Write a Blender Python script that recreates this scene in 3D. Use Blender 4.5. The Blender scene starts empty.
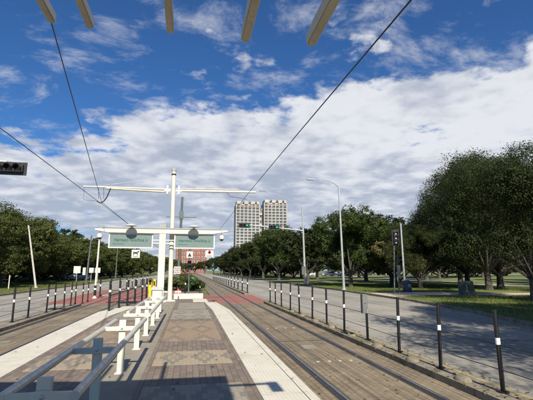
import bpy, math, random
import numpy as np
from mathutils import Vector, Matrix

# ------------------------------------------------------------------ camera, sky, sun, exposure
sc = bpy.context.scene
COL = sc.collection
R = math.radians
cd = bpy.data.cameras.new('camera'); cam = bpy.data.objects.new('camera', cd); COL.objects.link(cam)
cam.location = (0, 0, 1.95)
cam.rotation_euler = (R(90 + 10.0), 0, R(-10.7))
cd.sensor_fit = 'HORIZONTAL'; cd.sensor_width = 36; cd.lens = 400 / 533 * 36
cd.clip_start = 0.05; cd.clip_end = 6000
sc.camera = cam

SUN_EL, SUN_AZ = 38.0, 178.2        # degrees; azimuth clockwise from +Y (the track direction)
wd = bpy.data.worlds.new('World'); sc.world = wd; wd.use_nodes = True
nt = wd.node_tree; nt.nodes.clear()
class NT:
    """tiny node-graph writer"""
    def __init__(s, tree): s.t = tree
    def n(s, typ, ins=None, **kw):
        nd = s.t.nodes.new(typ)
        for k, v in kw.items(): setattr(nd, k, v)
        for k, v in (ins or {}).items(): s.put(nd.inputs[k], v)
        return nd
    def put(s, sock, v):
        if isinstance(v, bpy.types.NodeSocket): s.t.links.new(v, sock)
        elif v is not None:
            if sock.type == 'RGBA' and len(v) == 3: v = (*v, 1)
            sock.default_value = v
    def m(s, op, a, b=None, c=None, clamp=False):
        nd = s.t.nodes.new('ShaderNodeMath'); nd.operation = op; nd.use_clamp = clamp
        for i, v in enumerate((a, b, c)):
            if v is not None: s.put(nd.inputs[i], v)
        return nd.outputs[0]
    def ss(s, x, lo, hi, a=0.0, b=1.0):
        nd = s.n('ShaderNodeMapRange', {'Value': x, 'From Min': lo, 'From Max': hi, 'To Min': a, 'To Max': b})
        nd.interpolation_type = 'SMOOTHSTEP'
        return nd.outputs[0]
    def mix(s, f, a, b, blend='MIX'):
        nd = s.t.nodes.new('ShaderNodeMix'); nd.data_type = 'RGBA'; nd.blend_type = blend
        s.put(nd.inputs[0], f); s.put(nd.inputs[6], a); s.put(nd.inputs[7], b)
        return nd.outputs[2]
    def noise(s, vec, scale, detail=4, rough=.55, dist=0.0, out=0):
        return s.n('ShaderNodeTexNoise', {'Vector': vec, 'Scale': scale, 'Detail': detail, 'Roughness': rough, 'Distortion': dist}).outputs[out]
    def comb(s, x, y, z=0.0):
        return s.n('ShaderNodeCombineXYZ', {0: x, 1: y, 2: z}).outputs[0]
    def sep(s, v): return s.n('ShaderNodeSeparateXYZ', {0: v}).outputs

w = NT(nt)
sky = w.n('ShaderNodeTexSky', sky_type='NISHITA', sun_disc=False)
sky.sun_elevation = R(SUN_EL); sky.sun_rotation = R(SUN_AZ)
sky.air_density = 1.0; sky.dust_density = 0.3; sky.ozone_density = 2.5
tc = w.n('ShaderNodeTexCoord').outputs['Generated']
dx, dy, dz = w.sep(tc)
zc = w.m('MAXIMUM', w.m('ADD', dz, 0.16), 0.05)
P = w.comb(w.m('DIVIDE', dx, zc), w.m('DIVIDE', dy, zc))
yy = w.m('MAXIMUM', w.m('ABSOLUTE', dy), 0.2)
az = w.m('DIVIDE', dx, yy)                     # how far right of the track
el = w.m('DIVIDE', dz, yy)                     # how high
big = w.noise(P, 2.1, 4, .5, .1)
fine = w.noise(P, 6.5, 7, .58, .1)
wisp = w.noise(w.comb(w.m('MULTIPLY', w.m('DIVIDE', dx, zc), .7), w.m('DIVIDE', dy, zc)), 4.0, 8, .66, .35)
shape = w.m('ADD', w.m('MULTIPLY', big, .55), w.m('MULTIPLY', fine, .45))
azc = w.m('MINIMUM', w.m('MAXIMUM', az, -.8), 1.1)
edge = w.m('ADD', w.m('ADD', .40, w.m('MULTIPLY', azc, .16)), w.m('MULTIPLY', w.m('MULTIPLY', w.m('MAXIMUM', azc, 0), azc), .10))
dist_ = w.m('SUBTRACT', el, edge)
bias = w.ss(dist_, -.12, .10, .20, -.060)
lowl = w.m('MULTIPLY', w.ss(el, .07, .19, 1, 0), w.ss(az, -.55, -.05, 1, 0))      # a blue gap low on the left
bias = w.m('SUBTRACT', bias, w.m('MULTIPLY', lowl, .27))
bias = w.m('SUBTRACT', bias, w.m('MULTIPLY', w.m('MULTIPLY', w.ss(az, -.45, -.05, 1, 0), w.ss(el, .16, .36, 0, 1)), .12))
dens = w.ss(w.m('ADD', shape, bias), .48, .59)
ci = w.m('MULTIPLY', w.ss(w.m('ADD', wisp, w.ss(el, .45, .75, 0, .05)), .50, .74), .62)       # thin high wisps
dens = w.m('MAXIMUM', dens, ci)
dens = w.m('MULTIPLY', dens, w.ss(el, -.02, .03, 0, 1))
dens = w.m('MULTIPLY', dens, w.ss(dy, -.35, .15, .12, 1))          # cloud thinned behind the camera to cut fill light and deepen shade
tone = w.m('ADD', w.m('MULTIPLY', w.noise(P, 2.6, 3, .5, .1), .58), w.m('MULTIPLY', w.noise(P, 8.0, 6, .52, .1), .42))
tone2 = w.m('ADD', tone, w.m('MULTIPLY', w.m('SUBTRACT', w.ss(el, .08, .50), .5), .16))
tone2 = w.m('ADD', tone2, w.m('MULTIPLY', w.ss(az, -.1, 1.0), .03))
ccol = w.mix(w.ss(tone2, .36, .63), (.31, .345, .42), (.60, .61, .635))
skycol = w.mix(1.0, sky.outputs[0], (.44, .83, 1.28), 'MULTIPLY')
b1 = w.n('ShaderNodeBackground', {'Color': skycol, 'Strength': .062})
b2 = w.n('ShaderNodeBackground', {'Color': ccol, 'Strength': 1.0})
mx = w.n('ShaderNodeMixShader', {0: w.m('MULTIPLY', dens, .93), 1: b1.outputs[0], 2: b2.outputs[0]})
w.n('ShaderNodeOutputWorld', {0: mx.outputs[0]})

sd = bpy.data.lights.new('sun', 'SUN'); sd.energy = 5.0; sd.angle = R(.53); sd.color = (1, .93, .80)
so = bpy.data.objects.new('sun', sd); COL.objects.link(so)
sdir = Vector((math.sin(R(SUN_AZ)) * math.cos(R(SUN_EL)), math.cos(R(SUN_AZ)) * math.cos(R(SUN_EL)), math.sin(R(SUN_EL))))
so.rotation_euler = sdir.to_track_quat('Z', 'Y').to_euler(); so.location = (0, -20, 40)
sc.view_settings.view_transform = 'Standard'; sc.view_settings.look = 'None'
sc.view_settings.exposure = 0.48; sc.view_settings.gamma = 1; sc.view_settings.use_curve_mapping = False
sc.render.engine = 'CYCLES'; sc.cycles.max_bounces = 6; sc.cycles.transparent_max_bounces = 8

# ------------------------------------------------------------------ materials
MATS = {}
def mat(name, fn):
    m = bpy.data.materials.new(name); m.use_nodes = True; m.node_tree.nodes.clear()
    g = NT(m.node_tree); bs = g.n('ShaderNodeBsdfPrincipled'); g.n('ShaderNodeOutputMaterial', {0: bs.outputs[0]})
    fn(g, bs); MATS[name] = m
    return m
def set_(g, bs, **k):
    for a, v in k.items(): g.put(bs.inputs[a.replace('_', ' ')], v)
def bump(g, bs, h, strength=.3, dist=.01):
    g.put(bs.inputs['Normal'], g.n('ShaderNodeBump', {'Height': h, 'Strength': strength, 'Distance': dist}).outputs[0])
def obc(g): return g.n('ShaderNodeTexCoord').outputs['Object']
def geo(g): return g.n('ShaderNodeNewGeometry')
def worn(name, col, rough=.5, var=.18, scale=3.0, metal=0.0, dirt=None, dirt_amt=.3, bmp=.05):
    def f(g, bs):
        c = geo(g).outputs['Position']
        n1 = g.noise(c, scale, 6, .6); n2 = g.noise(c, scale * 11, 4, .6)
        lo = tuple(x * (1 - var) for x in col); hi = tuple(min(1, x * (1 + var)) for x in col)
        k = g.mix(g.ss(n1, .3, .7), lo, hi)
        k = g.mix(g.ss(n2, .45, .8, 0, .35), k, tuple(x * .8 for x in col))
        if dirt: k = g.mix(g.ss(g.noise(c, scale * 2.3, 8, .7), .52, .72, 0, dirt_amt), k, dirt)
        set_(g, bs, Base_Color=k, Roughness=g.ss(n2, .3, .7, max(0, rough - .08), min(1, rough + .1)), Metallic=metal)
        bump(g, bs, n2, bmp, .01)
    return mat(name, f)
white = worn('white_paint', (.62, .59, .50), .42, .06, 1.3, dirt=(.36, .31, .22), dirt_amt=.35)
whiteb = worn('white_sheet', (.55, .54, .50), .5, .05, 2)
greypaint = worn('grey_paint', (.30, .31, .30), .5, .1, 2)
galv = worn('galvanised_steel', (.50, .51, .50), .42, .12, 2.5, metal=.55)
steeltube = worn('painted_steel_tube', (.58, .565, .51), .38, .06, 2, metal=.25, dirt=(.30, .26, .20), dirt_amt=.5)
darkpole = worn('dark_green_pole', (.09, .11, .10), .5, .15, 2)
blackp = worn('black_plastic', (.012, .012, .013), .42, .2, 4, dirt=(.07, .06, .05), dirt_amt=.3)
reflw = worn('white_band', (.75, .75, .72), .4, .05, 6)
reflb = worn('yellow_band', (.70, .58, .18), .4, .05, 6)
cable = worn('black_cable', (.02, .02, .022), .5, .1, 4)
wirem = worn('copper_wire', (.035, .033, .035), .5, .1, 4)
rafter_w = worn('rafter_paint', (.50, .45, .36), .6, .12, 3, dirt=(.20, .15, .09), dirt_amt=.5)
railsteel = worn('rail_steel', (.05, .042, .036), .45, .2, 3, metal=.5)
railtop = worn('polished_rail', (.30, .29, .28), .3, .1, 3, metal=.9)
woodpole = worn('weathered_pole', (.45, .43, .38), .8, .15, 4)
redp = worn('red_plastic', (.55, .06, .03), .4, .1, 3)
greenp = worn('green_plastic', (.02, .16, .07), .5, .1, 3)
yellowp = worn('yellow_paint', (.72, .50, .03), .45, .1, 3)
signface = worn('pale_green_sign', (.155, .205, .19), .35, .05, 3)
signink = worn('dark_green_ink', (.02, .10, .08), .5, .05, 3)
blackink = worn('black_ink', (.02, .02, .02), .5, .05, 3)
redink = worn('red_ink', (.45, .03, .03), .5, .05, 3)
rubber = worn('tyre_rubber', (.02, .02, .02), .8, .1, 3)
def f_glass(g, bs): set_(g, bs, Base_Color=(.02, .025, .03), Roughness=.08, Metallic=0.0)
glass = mat('dark_glass', f_glass)
def f_lensg(g, bs): set_(g, bs, Base_Color=(.0, .25, .12), Roughness=.2, Emission_Color=(.05, 1, .5), Emission_Strength=.5)
lens_on = mat('green_lens', f_lensg)
def f_lensr(g, bs): set_(g, bs, Base_Color=(.022, .012, .010), Roughness=.25)
lens_off = mat('unlit_lens', f_lensr)
lensw = worn('pale_lens', (.62, .62, .60), .3, .05, 5)
def carpaint(name, c):
    def f(g, bs): set_(g, bs, Base_Color=c, Roughness=.3, Coat_Weight=.6)
    return mat(name, f)

def f_asphalt(g, bs):
    c = geo(g).outputs['Position']
    n1 = g.noise(c, .35, 5, .6); n2 = g.noise(c, 14, 5, .7); n3 = g.noise(c, 1.6, 6, .7, .4)
    k = g.mix(g.ss(n1, .3, .7), (.29, .268, .222), (.37, .343, .29))
    k = g.mix(g.ss(n2, .35, .75, 0, .45), k, (.22, .205, .175))
    x, y, z = g.sep(c)
    tr = g.ss(g.m('ABSOLUTE', g.m('SUBTRACT', g.m('FRACT', g.m('DIVIDE', x, 3.3)), .5)), .10, .3, .3, 0)
    k = g.mix(tr, k, (.18, .17, .145))
    k = g.mix(g.ss(n3, .56, .74, 0, .4), k, (.16, .15, .13))
    # slab joints of the concrete street
    j = g.m('ABSOLUTE', g.m('SUBTRACT', g.m('FRACT', g.m('DIVIDE', y, 4.6)), .5))
    k = g.mix(g.ss(j, .492, .498, 0, .6), k, (.07, .065, .055))
    # tarred joints, cracks, patches
    wob = g.m('MULTIPLY', g.m('SUBTRACT', g.noise(c, .8, 3, .5), .5), .25)
    for xj in (8.15, 10.9, -9.3, -11.9):
        d_ = g.m('ABSOLUTE', g.m('SUBTRACT', g.m('ADD', x, wob), xj))
        k = g.mix(g.ss(d_, .02, .05, .8, 0), k, (.055, .05, .045))
    dv = g.n('ShaderNodeVectorMath', {0: c, 1: g.n('ShaderNodeTexNoise', {'Vector': c, 'Scale': 1.5, 'Detail': 5.0}).outputs[1]}, operation='ADD').outputs[0]
    vo = g.n('ShaderNodeTexVoronoi', {'Vector': dv, 'Scale': .28}, feature='DISTANCE_TO_EDGE').outputs[0]
    k = g.mix(g.ss(vo, .0, .008, .75, 0), k, (.07, .065, .055))
    oil = g.ss(g.noise(g.comb(g.m('MULTIPLY', x, 2.2), g.m('MULTIPLY', y, .16)), 1, 6, .65), .5, .72, 0, .5)
    k = g.mix(oil, k, (.12, .114, .10))
    set_(g, bs, Base_Color=k, Roughness=.85); bump(g, bs, n2, .35, .01)
road_m = mat('street_concrete', f_asphalt)

def bricks(g, c, w_, h_, c1, c2, mort, msize=.012, off=.5):
    b = g.n('ShaderNodeTexBrick', {'Vector': c, 'Color1': c1, 'Color2': c2, 'Mortar': mort, 'Scale': 1.0,
            'Mortar Size': msize, 'Brick Width': w_, 'Row Height': h_, 'Bias': 0.0})
    b.offset = off
    return b
def f_track(g, bs):
    c = geo(g).outputs['Position']; x, y, z = g.sep(c)
    sw = g.comb(y, x)
    b = bricks(g, sw, .205, .105, (.18, .138, .086), (.245, .192, .12), (.085, .066, .046), .011)
    n1 = g.noise(c, .7, 6, .65); n2 = g.noise(c, 9, 5, .7)
    st = g.noise(g.comb(g.m('MULTIPLY', x, 9.0), g.m('MULTIPLY', y, .3)), 1, 6, .7)
    k = g.mix(g.ss(n1, .35, .7, 0, .55), b.outputs[0], (.36, .29, .185))
    k = g.mix(g.ss(st, .42, .66, 0, .6), k, (.10, .08, .058))
    k = g.mix(g.ss(n2, .5, .8, 0, .4), k, (.13, .11, .08))
    k = g.mix(g.ss(g.noise(c, 2.2, 7, .7), .62, .74, 0, .5), k, (.06, .05, .038))
    set_(g, bs, Base_Color=k, Roughness=.85); bump(g, bs, b.outputs[1], .5, -.006)
track_m = mat('track_paving', f_track)
def f_redp(g, bs):
    c = geo(g).outputs['Position']; x, y, z = g.sep(c)
    b = bricks(g, g.comb(y, x), .2, .1, (.30, .095, .07), (.36, .13, .095), (.16, .09, .07), .008)
    k = g.mix(g.ss(g.noise(c, .9, 6, .65), .45, .75, 0, .6), b.outputs[0], (.26, .17, .13))
    set_(g, bs, Base_Color=k, Roughness=.85)
redpave = mat('red_pavers', f_redp)
def f_kerb(g, bs):
    c = geo(g).outputs['Position']; x, y, z = g.sep(c)
    n1 = g.noise(c, 1.1, 6, .65); n2 = g.noise(c, 12, 5, .7)
    k = g.mix(g.ss(n1, .35, .7), (.19, .16, .115), (.30, .26, .195))
    k = g.mix(g.ss(n2, .5, .8, 0, .5), k, (.13, .11, .08))
    j = g.m('ABSOLUTE', g.m('SUBTRACT', g.m('FRACT', g.m('DIVIDE', y, 3.0)), .5))
    k = g.mix(g.ss(j, .493, .497, 0, .7), k, (.06, .05, .04))
    k = g.mix(g.ss(g.noise(c, 3.1, 8, .75), .48, .64, 0, .8), k, (.085, .068, .048))
    set_(g, bs, Base_Color=k, Roughness=.9); bump(g, bs, n2, .4, .01)
kerb_m = mat('kerb_concrete', f_kerb)
def f_pave(g, bs):
    c = geo(g).outputs['Position']; x, y, z = g.sep(c)
    b = bricks(g, g.comb(y, x), .2, .1, (.14, .104, .08), (.215, .165, .128), (.085, .068, .055), .007)
    b2 = g.n('ShaderNodeTexWhiteNoise', {'Vector': g.comb(g.m('FLOOR', g.m('DIVIDE', x, .1)), g.m('FLOOR', g.m('DIVIDE', y, .2)))}, noise_dimensions='2D').outputs[0]
    k = g.mix(g.m('MULTIPLY', b2, .28), b.outputs[0], (.30, .25, .19))
    k = g.mix(g.ss(g.noise(c, .8, 6, .65), .5, .75, 0, .5), k, (.15, .12, .10))
    k = g.mix(g.ss(g.noise(c, 5, 7, .7), .60, .72, 0, .35), k, (.08, .065, .055))
    set_(g, bs, Base_Color=k, Roughness=.8); bump(g, bs, b.outputs[1], .5, -.004)
pave_m = mat('brown_pavers', f_pave)
def f_conc(g, bs):
    c = geo(g).outputs['Position']
    n1 = g.noise(c, 1.3, 6, .65); n2 = g.noise(c, 22, 5, .7)
    k = g.mix(g.ss(n1, .35, .7), (.225, .198, .15), (.295, .262, .205))
    k = g.mix(g.ss(n2, .5, .8, 0, .4), k, (.18, .16, .125))
    set_(g, bs, Base_Color=k, Roughness=.85); bump(g, bs, n2, .25, .005)
conc_m = mat('platform_concrete', f_conc)
def panel_mat(name, base, dark, ochre, px_, py_, yc, s=.07):
    def f(g, bs):
        c = geo(g).outputs['Position']; x, y, z = g.sep(c)
        fx = g.m('FLOOR', g.m('DIVIDE', x, s)); fy = g.m('FLOOR', g.m('DIVIDE', g.m('SUBTRACT', y, yc), s))
        u = g.m('ABSOLUTE', g.m('SUBTRACT', g.m('FRACT', g.m('DIVIDE', fx, px_)), .5))
        v = g.m('ABSOLUTE', g.m('SUBTRACT', g.m('FRACT', g.m('ADD', g.m('DIVIDE', fy, py_), .5)), .5))
        d = g.m('ADD', u, v)
        wn = g.n('ShaderNodeTexWhiteNoise', {'Vector': g.comb(fx, fy)}, noise_dimensions='2D').outputs[0]
        ring = g.m('SUBTRACT', g.ss(d, .22, .25), g.ss(d, .44, .47))
        core = g.ss(d, .12, .14, 1, 0)
        k = g.mix(g.m('MULTIPLY', ring, .85), base, dark)
        k = g.mix(g.m('MULTIPLY', core, .85), k, ochre)
        k = g.mix(g.m('MULTIPLY', wn, .30), k, tuple(q * .62 for q in base))
        k = g.mix(g.ss(g.noise(c, 1.2, 6, .65), .45, .75, 0, .45), k, (.24, .20, .14))
        gx = g.m('ABSOLUTE', g.m('SUBTRACT', g.m('FRACT', g.m('DIVIDE', x, s)), .5))
        gy = g.m('ABSOLUTE', g.m('SUBTRACT', g.m('FRACT', g.m('DIVIDE', g.m('SUBTRACT', y, yc), s)), .5))
        gr = g.ss(g.m('MAXIMUM', gx, gy), .44, .485)
        k = g.mix(g.m('MULTIPLY', gr, .4), k, (.14, .11, .08))
        k = g.mix(g.ss(g.noise(c, 7, 7, .7), .60, .74, 0, .35), k, (.09, .075, .055))
        set_(g, bs, Base_Color=k, Roughness=.75); bump(g, bs, gr, .4, -.003)
    return mat(name, f)
pan_a = panel_mat('tan_diamond_tiles', (.38, .305, .205), (.175, .17, .145), (.30, .225, .145), 8, 18, 8.02)
pan_b = panel_mat('ochre_diamond_tiles', (.31, .225, .145), (.20, .16, .118), (.35, .275, .18), 10, 26, 11.7)
pan_c = panel_mat('grey_diamond_tiles', (.31, .28, .215), (.17, .17, .145), (.28, .24, .17), 9, 22, 4.0)
def f_tact(g, bs):
    c = geo(g).outputs['Position']; x, y, z = g.sep(c)
    s = .055
    gx = g.m('SUBTRACT', g.m('FRACT', g.m('DIVIDE', x, s)), .5); gy = g.m('SUBTRACT', g.m('FRACT', g.m('DIVIDE', y, s)), .5)
    d = g.m('SQRT', g.m('ADD', g.m('MULTIPLY', gx, gx), g.m('MULTIPLY', gy, gy)))
    dome = g.ss(d, .2, .36, 1, 0)
    n1 = g.noise(c, 2, 6, .65)
    k = g.mix(g.ss(n1, .35, .7), (.64, .60, .49), (.72, .675, .57))
    k = g.mix(g.m('MULTIPLY', dome, .6), g.mix(.25, k, (.33, .29, .22)), (.74, .70, .60))
    j = g.m('ABSOLUTE', g.m('SUBTRACT', g.m('FRACT', g.m('DIVIDE', y, .61)), .5))
    k = g.mix(g.ss(j, .488, .496, 0, .6), k, (.25, .21, .16))
    k = g.mix(g.ss(g.noise(c, 5, 8, .72), .55, .70, 0, .55), k, (.32, .27, .19))
    k = g.mix(g.ss(g.noise(c, .9, 5, .6), .5, .72, 0, .5), k, (.40, .35, .26))
    spots = g.n('ShaderNodeTexVoronoi', {'Vector': c, 'Scale': 3.2}).outputs[0]
    k = g.mix(g.ss(spots, .045, .06, .7, 0), k, (.12, .10, .08))
    set_(g, bs, Base_Color=k, Roughness=.7); bump(g, bs, dome, .5, .005)
tact_m = mat('tactile_paving', f_tact)
def f_grass(g, bs):
    c = geo(g).outputs['Position']
    n1 = g.noise(c, .12, 5, .6); n2 = g.noise(c, 1.6, 6, .7); n3 = g.noise(c, 18, 4, .7)
    k = g.mix(g.ss(n1, .35, .65), (.10, .145, .032), (.18, .205, .06))
    k = g.mix(g.ss(n2, .40, .7, 0, .6), k, (.200, .180, .085))
    k = g.mix(g.ss(n3, .4, .7, 0, .5), k, (.055, .07, .022))
    set_(g, bs, Base_Color=k, Roughness=.95); bump(g, bs, n3, .7, .04)
grass_m = mat('mown_grass', f_grass)
def f_path(g, bs):
    c = geo(g).outputs['Position']; n = g.noise(c, 1.5, 6, .6); n2 = g.noise(c, 20, 5, .7)
    k = g.mix(g.ss(n, .3, .7), (.48, .37, .28), (.56, .46, .36)); k = g.mix(g.ss(n2, .5, .8, 0, .35), k, (.22, .17, .12))
    set_(g, bs, Base_Color=k, Roughness=.9)
path_m = mat('decomposed_granite', f_path)
def f_mulch(g, bs):
    c = geo(g).outputs['Position']; n = g.noise(c, 3, 7, .7); n2 = g.noise(c, 30, 5, .7)
    k = g.mix(g.ss(n, .3, .7), (.07, .05, .032), (.14, .10, .06)); k = g.mix(g.ss(n2, .5, .8, 0, .6), k, (.05, .04, .025))
    set_(g, bs, Base_Color=k, Roughness=.95); bump(g, bs, n2, .6, .03)
mulch_m = mat('mulch', f_mulch)
def leafmat(name, dark, light, yel=None):
    def f(g, bs):
        r = geo(g).outputs['Random Per Island']
        c = geo(g).outputs['Position']
        k = g.mix(g.m('ADD', g.m('MULTIPLY', r, .7), .15), dark, light)
        k = g.mix(g.ss(g.noise(c, .55, 3, .6), .45, .68, 0, .55), k, yel or tuple(x * 1.35 for x in light))
        set_(g, bs, Base_Color=k, Roughness=.62, Specular_IOR_Level=.12)
        tr = g.n('ShaderNodeBsdfTranslucent', {'Color': g.mix(1.0, k, (1.15, 1.3, .6), 'MULTIPLY')})
        ms = g.n('ShaderNodeMixShader', {0: .22, 1: bs.outputs[0], 2: tr.outputs[0]})
        out = [n for n in g.t.nodes if n.type == 'OUTPUT_MATERIAL'][0]
        g.t.links.new(ms.outputs[0], out.inputs[0])
    return mat(name, f)
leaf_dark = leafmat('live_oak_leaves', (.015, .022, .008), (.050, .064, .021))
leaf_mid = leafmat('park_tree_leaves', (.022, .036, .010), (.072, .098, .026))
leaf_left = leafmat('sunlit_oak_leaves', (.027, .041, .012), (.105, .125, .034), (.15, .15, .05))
leaf_yel = leafmat('turning_leaves', (.10, .095, .035), (.23, .19, .085), (.30, .22, .11))
def f_bark(g, bs):
    c = geo(g).outputs['Position']; x, y, z = g.sep(c)
    n = g.noise(g.comb(g.m('MULTIPLY', x, 9), g.m('MULTIPLY', y, 9), g.m('MULTIPLY', z, 2)), 1, 6, .7)
    set_(g, bs, Base_Color=g.mix(g.ss(n, .3, .7), (.035, .03, .024), (.11, .095, .075)), Roughness=.95); bump(g, bs, n, .8, .03)
bark = mat('oak_bark', f_bark)
def f_tower(g, bs):
    c = geo(g).outputs['Position']
    k = g.mix(g.ss(g.noise(c, .05, 4, .6), .3, .7), (.38, .36, .325), (.44, .42, .38))
    set_(g, bs, Base_Color=k, Roughness=.85)
tower_m = mat('pale_concrete_facade', f_tower)
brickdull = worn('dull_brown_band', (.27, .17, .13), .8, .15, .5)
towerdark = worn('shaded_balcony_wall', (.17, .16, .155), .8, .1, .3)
towerglass = worn('window_bands', (.115, .12, .13), .3, .2, .2)
def f_brickb(g, bs):
    c = geo(g).outputs['Position']; n = g.noise(c, .2, 4, .6)
    set_(g, bs, Base_Color=g.mix(g.ss(n, .3, .7), (.22, .08, .056), (.28, .11, .074)), Roughness=.85)
brickb = mat('red_brick_facade', f_brickb)
def f_haze(g, bs): pass

# ------------------------------------------------------------------ mesh helpers
class MB:
    def __init__(s): s.v = []; s.f = []
    def add(s, vs, fs):
        o = len(s.v); s.v += [tuple(p) for p in vs]; s.f += [tuple(i + o for i in q) for q in fs]; return s
    def box(s, x0, x1, y0, y1, z0, z1, rz=0, c=None):
        vs = [(x, y, z) for z in (z0, z1) for y in (y0, y1) for x in (x0, x1)]
        if rz:
            cx, cy = c or ((x0 + x1) / 2, (y0 + y1) / 2); a, b = math.cos(rz), math.sin(rz)
            vs = [(cx + (x - cx) * a - (y - cy) * b, cy + (x - cx) * b + (y - cy) * a, z) for x, y, z in vs]
        return s.add(vs, [(0, 2, 3, 1), (4, 5, 7, 6), (0, 1, 5, 4), (2, 6, 7, 3), (0, 4, 6, 2), (1, 3, 7, 5)])
    def prism(s, poly, z0, z1):
        n = len(poly); vs = [(x, y, z0) for x, y in poly] + [(x, y, z1) for x, y in poly]
        a = sum(poly[i][0] * poly[(i + 1) % n][1] - poly[(i + 1) % n][0] * poly[i][1] for i in range(n))
        fs = [tuple(range(n, 2 * n)), tuple(reversed(range(n)))] + [(i, (i + 1) % n, n + (i + 1) % n, n + i) for i in range(n)]
        if a < 0: fs = [tuple(reversed(q)) for q in fs]
        return s.add(vs, fs)
    def tube(s, pts, rad, n=10, cap=True):
        pts = [Vector(p) for p in pts]
        if not isinstance(rad, (list, tuple)): rad = [rad] * len(pts)
        rings = []; up = None
        for i, p in enumerate(pts):
            d = (pts[min(i + 1, len(pts) - 1)] - pts[max(i - 1, 0)]).normalized()
            if up is None:
                up = Vector((0, 0, 1)) if abs(d.z) < .9 else Vector((1, 0, 0))
            a = d.cross(up).normalized(); b = a.cross(d).normalized(); up = b
            rings.append([p + (a * math.cos(2 * math.pi * k / n) + b * math.sin(2 * math.pi * k / n)) * rad[i] for k in range(n)])
        vs = [q for r in rings for q in r]; fs = []
        for i in range(len(pts) - 1):
            for k in range(n):
                fs.append((i * n + k, i * n + (k + 1) % n, (i + 1) * n + (k + 1) % n, (i + 1) * n + k))
        if cap: fs += [tuple(reversed(range(n))), tuple(range((len(pts) - 1) * n, len(pts) * n))]
        return s.add(vs, fs)
    def lathe(s, c, prof, n=16):
        """prof: (r, z) from bottom to top around c"""
        vs = []; fs = []
        for r, z in prof:
            vs += [(c[0] + r * math.cos(2 * math.pi * k / n), c[1] + r * math.sin(2 * math.pi * k / n), c[2] + z) for k in range(n)]
        for i in range(len(prof) - 1):
            for k in range(n): fs.append((i * n + k, i * n + (k + 1) % n, (i + 1) * n + (k + 1) % n, (i + 1) * n + k))
        fs += [tuple(reversed(range(n))), tuple(range((len(prof) - 1) * n, len(prof) * n))]
        return s.add(vs, fs)
    def sheet(s, poly, z): return s.add([(x, y, z) for x, y in poly], [tuple(range(len(poly)))])
    def build(s, name, m, parent=None, bevel=0, smooth=False):
        me = bpy.data.meshes.new(name); me.from_pydata(s.v, [], s.f); me.update()
        me.materials.append(m)
        if smooth:
            me.polygons.foreach_set('use_smooth', [True] * len(me.polygons))
            try: me.set_sharp_from_angle(angle=R(40))
            except Exception: pass
        o = bpy.data.objects.new(name, me); COL.objects.link(o)
        if parent is not None: o.parent = parent
        if bevel:
            b = o.modifiers.new('bevel', 'BEVEL'); b.width = bevel; b.segments = 2; b.limit_method = 'ANGLE'
        return o
def tag(o, label=None, cat=None, group=None, kind=None):
    if label: o['label'] = label
    if cat: o['category'] = cat
    if group: o['group'] = group
    if kind: o['kind'] = kind
    return o
def thing(name, loc, label, cat, group=None, rz=0):
    o = bpy.data.objects.new(name, None); COL.objects.link(o); o.location = loc; o.rotation_euler = (0, 0, rz)
    o.empty_display_size = .2
    return tag(o, label, cat, group)
def kids(o): return [c for c in bpy.data.objects if c.parent == o]
def copy_tree(o, loc=None, rz=None, label=None, scale=None):
    tree = {}
    for c in bpy.data.objects:
        if c.parent: tree.setdefault(c.parent.name, []).append(c)
    def rec(a, par):
        b = a.copy(); COL.objects.link(b); b.parent = par
        for ch in tree.get(a.name, []): rec(ch, b)
        return b
    r = rec(o, None)
    if loc is not None: r.location = loc
    if rz is not None: r.rotation_euler.z = rz
    if scale is not None: r.scale = scale
    if label: r['label'] = label
    return r
def struct(name, mb, m): return tag(mb.build(name, m), kind='structure')
def text(s_, size, m, parent, loc, name='lettering', rot=(R(90), 0, 0), ext=.004, xs=1.0, bold=0.0):
    cu = bpy.data.curves.new('t', 'FONT'); cu.body = s_; cu.size = size; cu.extrude = ext; cu.align_x = 'CENTER'; cu.align_y = 'CENTER'; cu.offset = bold
    to = bpy.data.objects.new('t', cu); COL.objects.link(to)
    dg = bpy.context.evaluated_depsgraph_get(); me = bpy.data.meshes.new_from_object(to.evaluated_get(dg))
    bpy.data.objects.remove(to); bpy.data.curves.remove(cu)
    me.materials.clear(); me.materials.append(m)
    o = bpy.data.objects.new(name, me); COL.objects.link(o); o.parent = parent; o.location = loc; o.rotation_euler = rot; o.scale = (xs, 1, 1)
    return o

# ------------------------------------------------------------------ ground, streets, tracks, platform
struct('ground', MB().sheet([(-3000, -300), (3000, -300), (3000, 4500), (-3000, 4500)], -.06), grass_m)
RK = [(11.2, -40), (11.2, 0), (11.9, 12.6), (13.2, 18), (14.0, 24), (14.5, 38), (14.7, 60), (14.8, 420)]
struct('street', MB().prism([(4.98, -40)] + RK + [(4.98, 420)], -.05, 0), road_m)
struct('street', MB().prism([(-14.4, -40), (-6.75, -40), (-6.75, 420), (-14.4, 420)], -.05, 0), road_m)
k = MB()
for a, b in zip(RK[:-1], RK[1:]): k.prism([a, (a[0] + .17, a[1]), (b[0] + .17, b[1]), b], -.05, .13)
k.box(-14.57, -14.4, -40, 420, -.05, .13)
struct('kerb', k, kerb_m)
struct('lawn', MB().prism([(x + .17, y) for x, y in RK] + [(140, 420), (140, -40)], -.05, .115), grass_m)
struct('lawn', MB().prism([(-14.57, -40), (-14.57, 420), (-140, 420), (-140, -40)], -.05, .115), grass_m)
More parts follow.
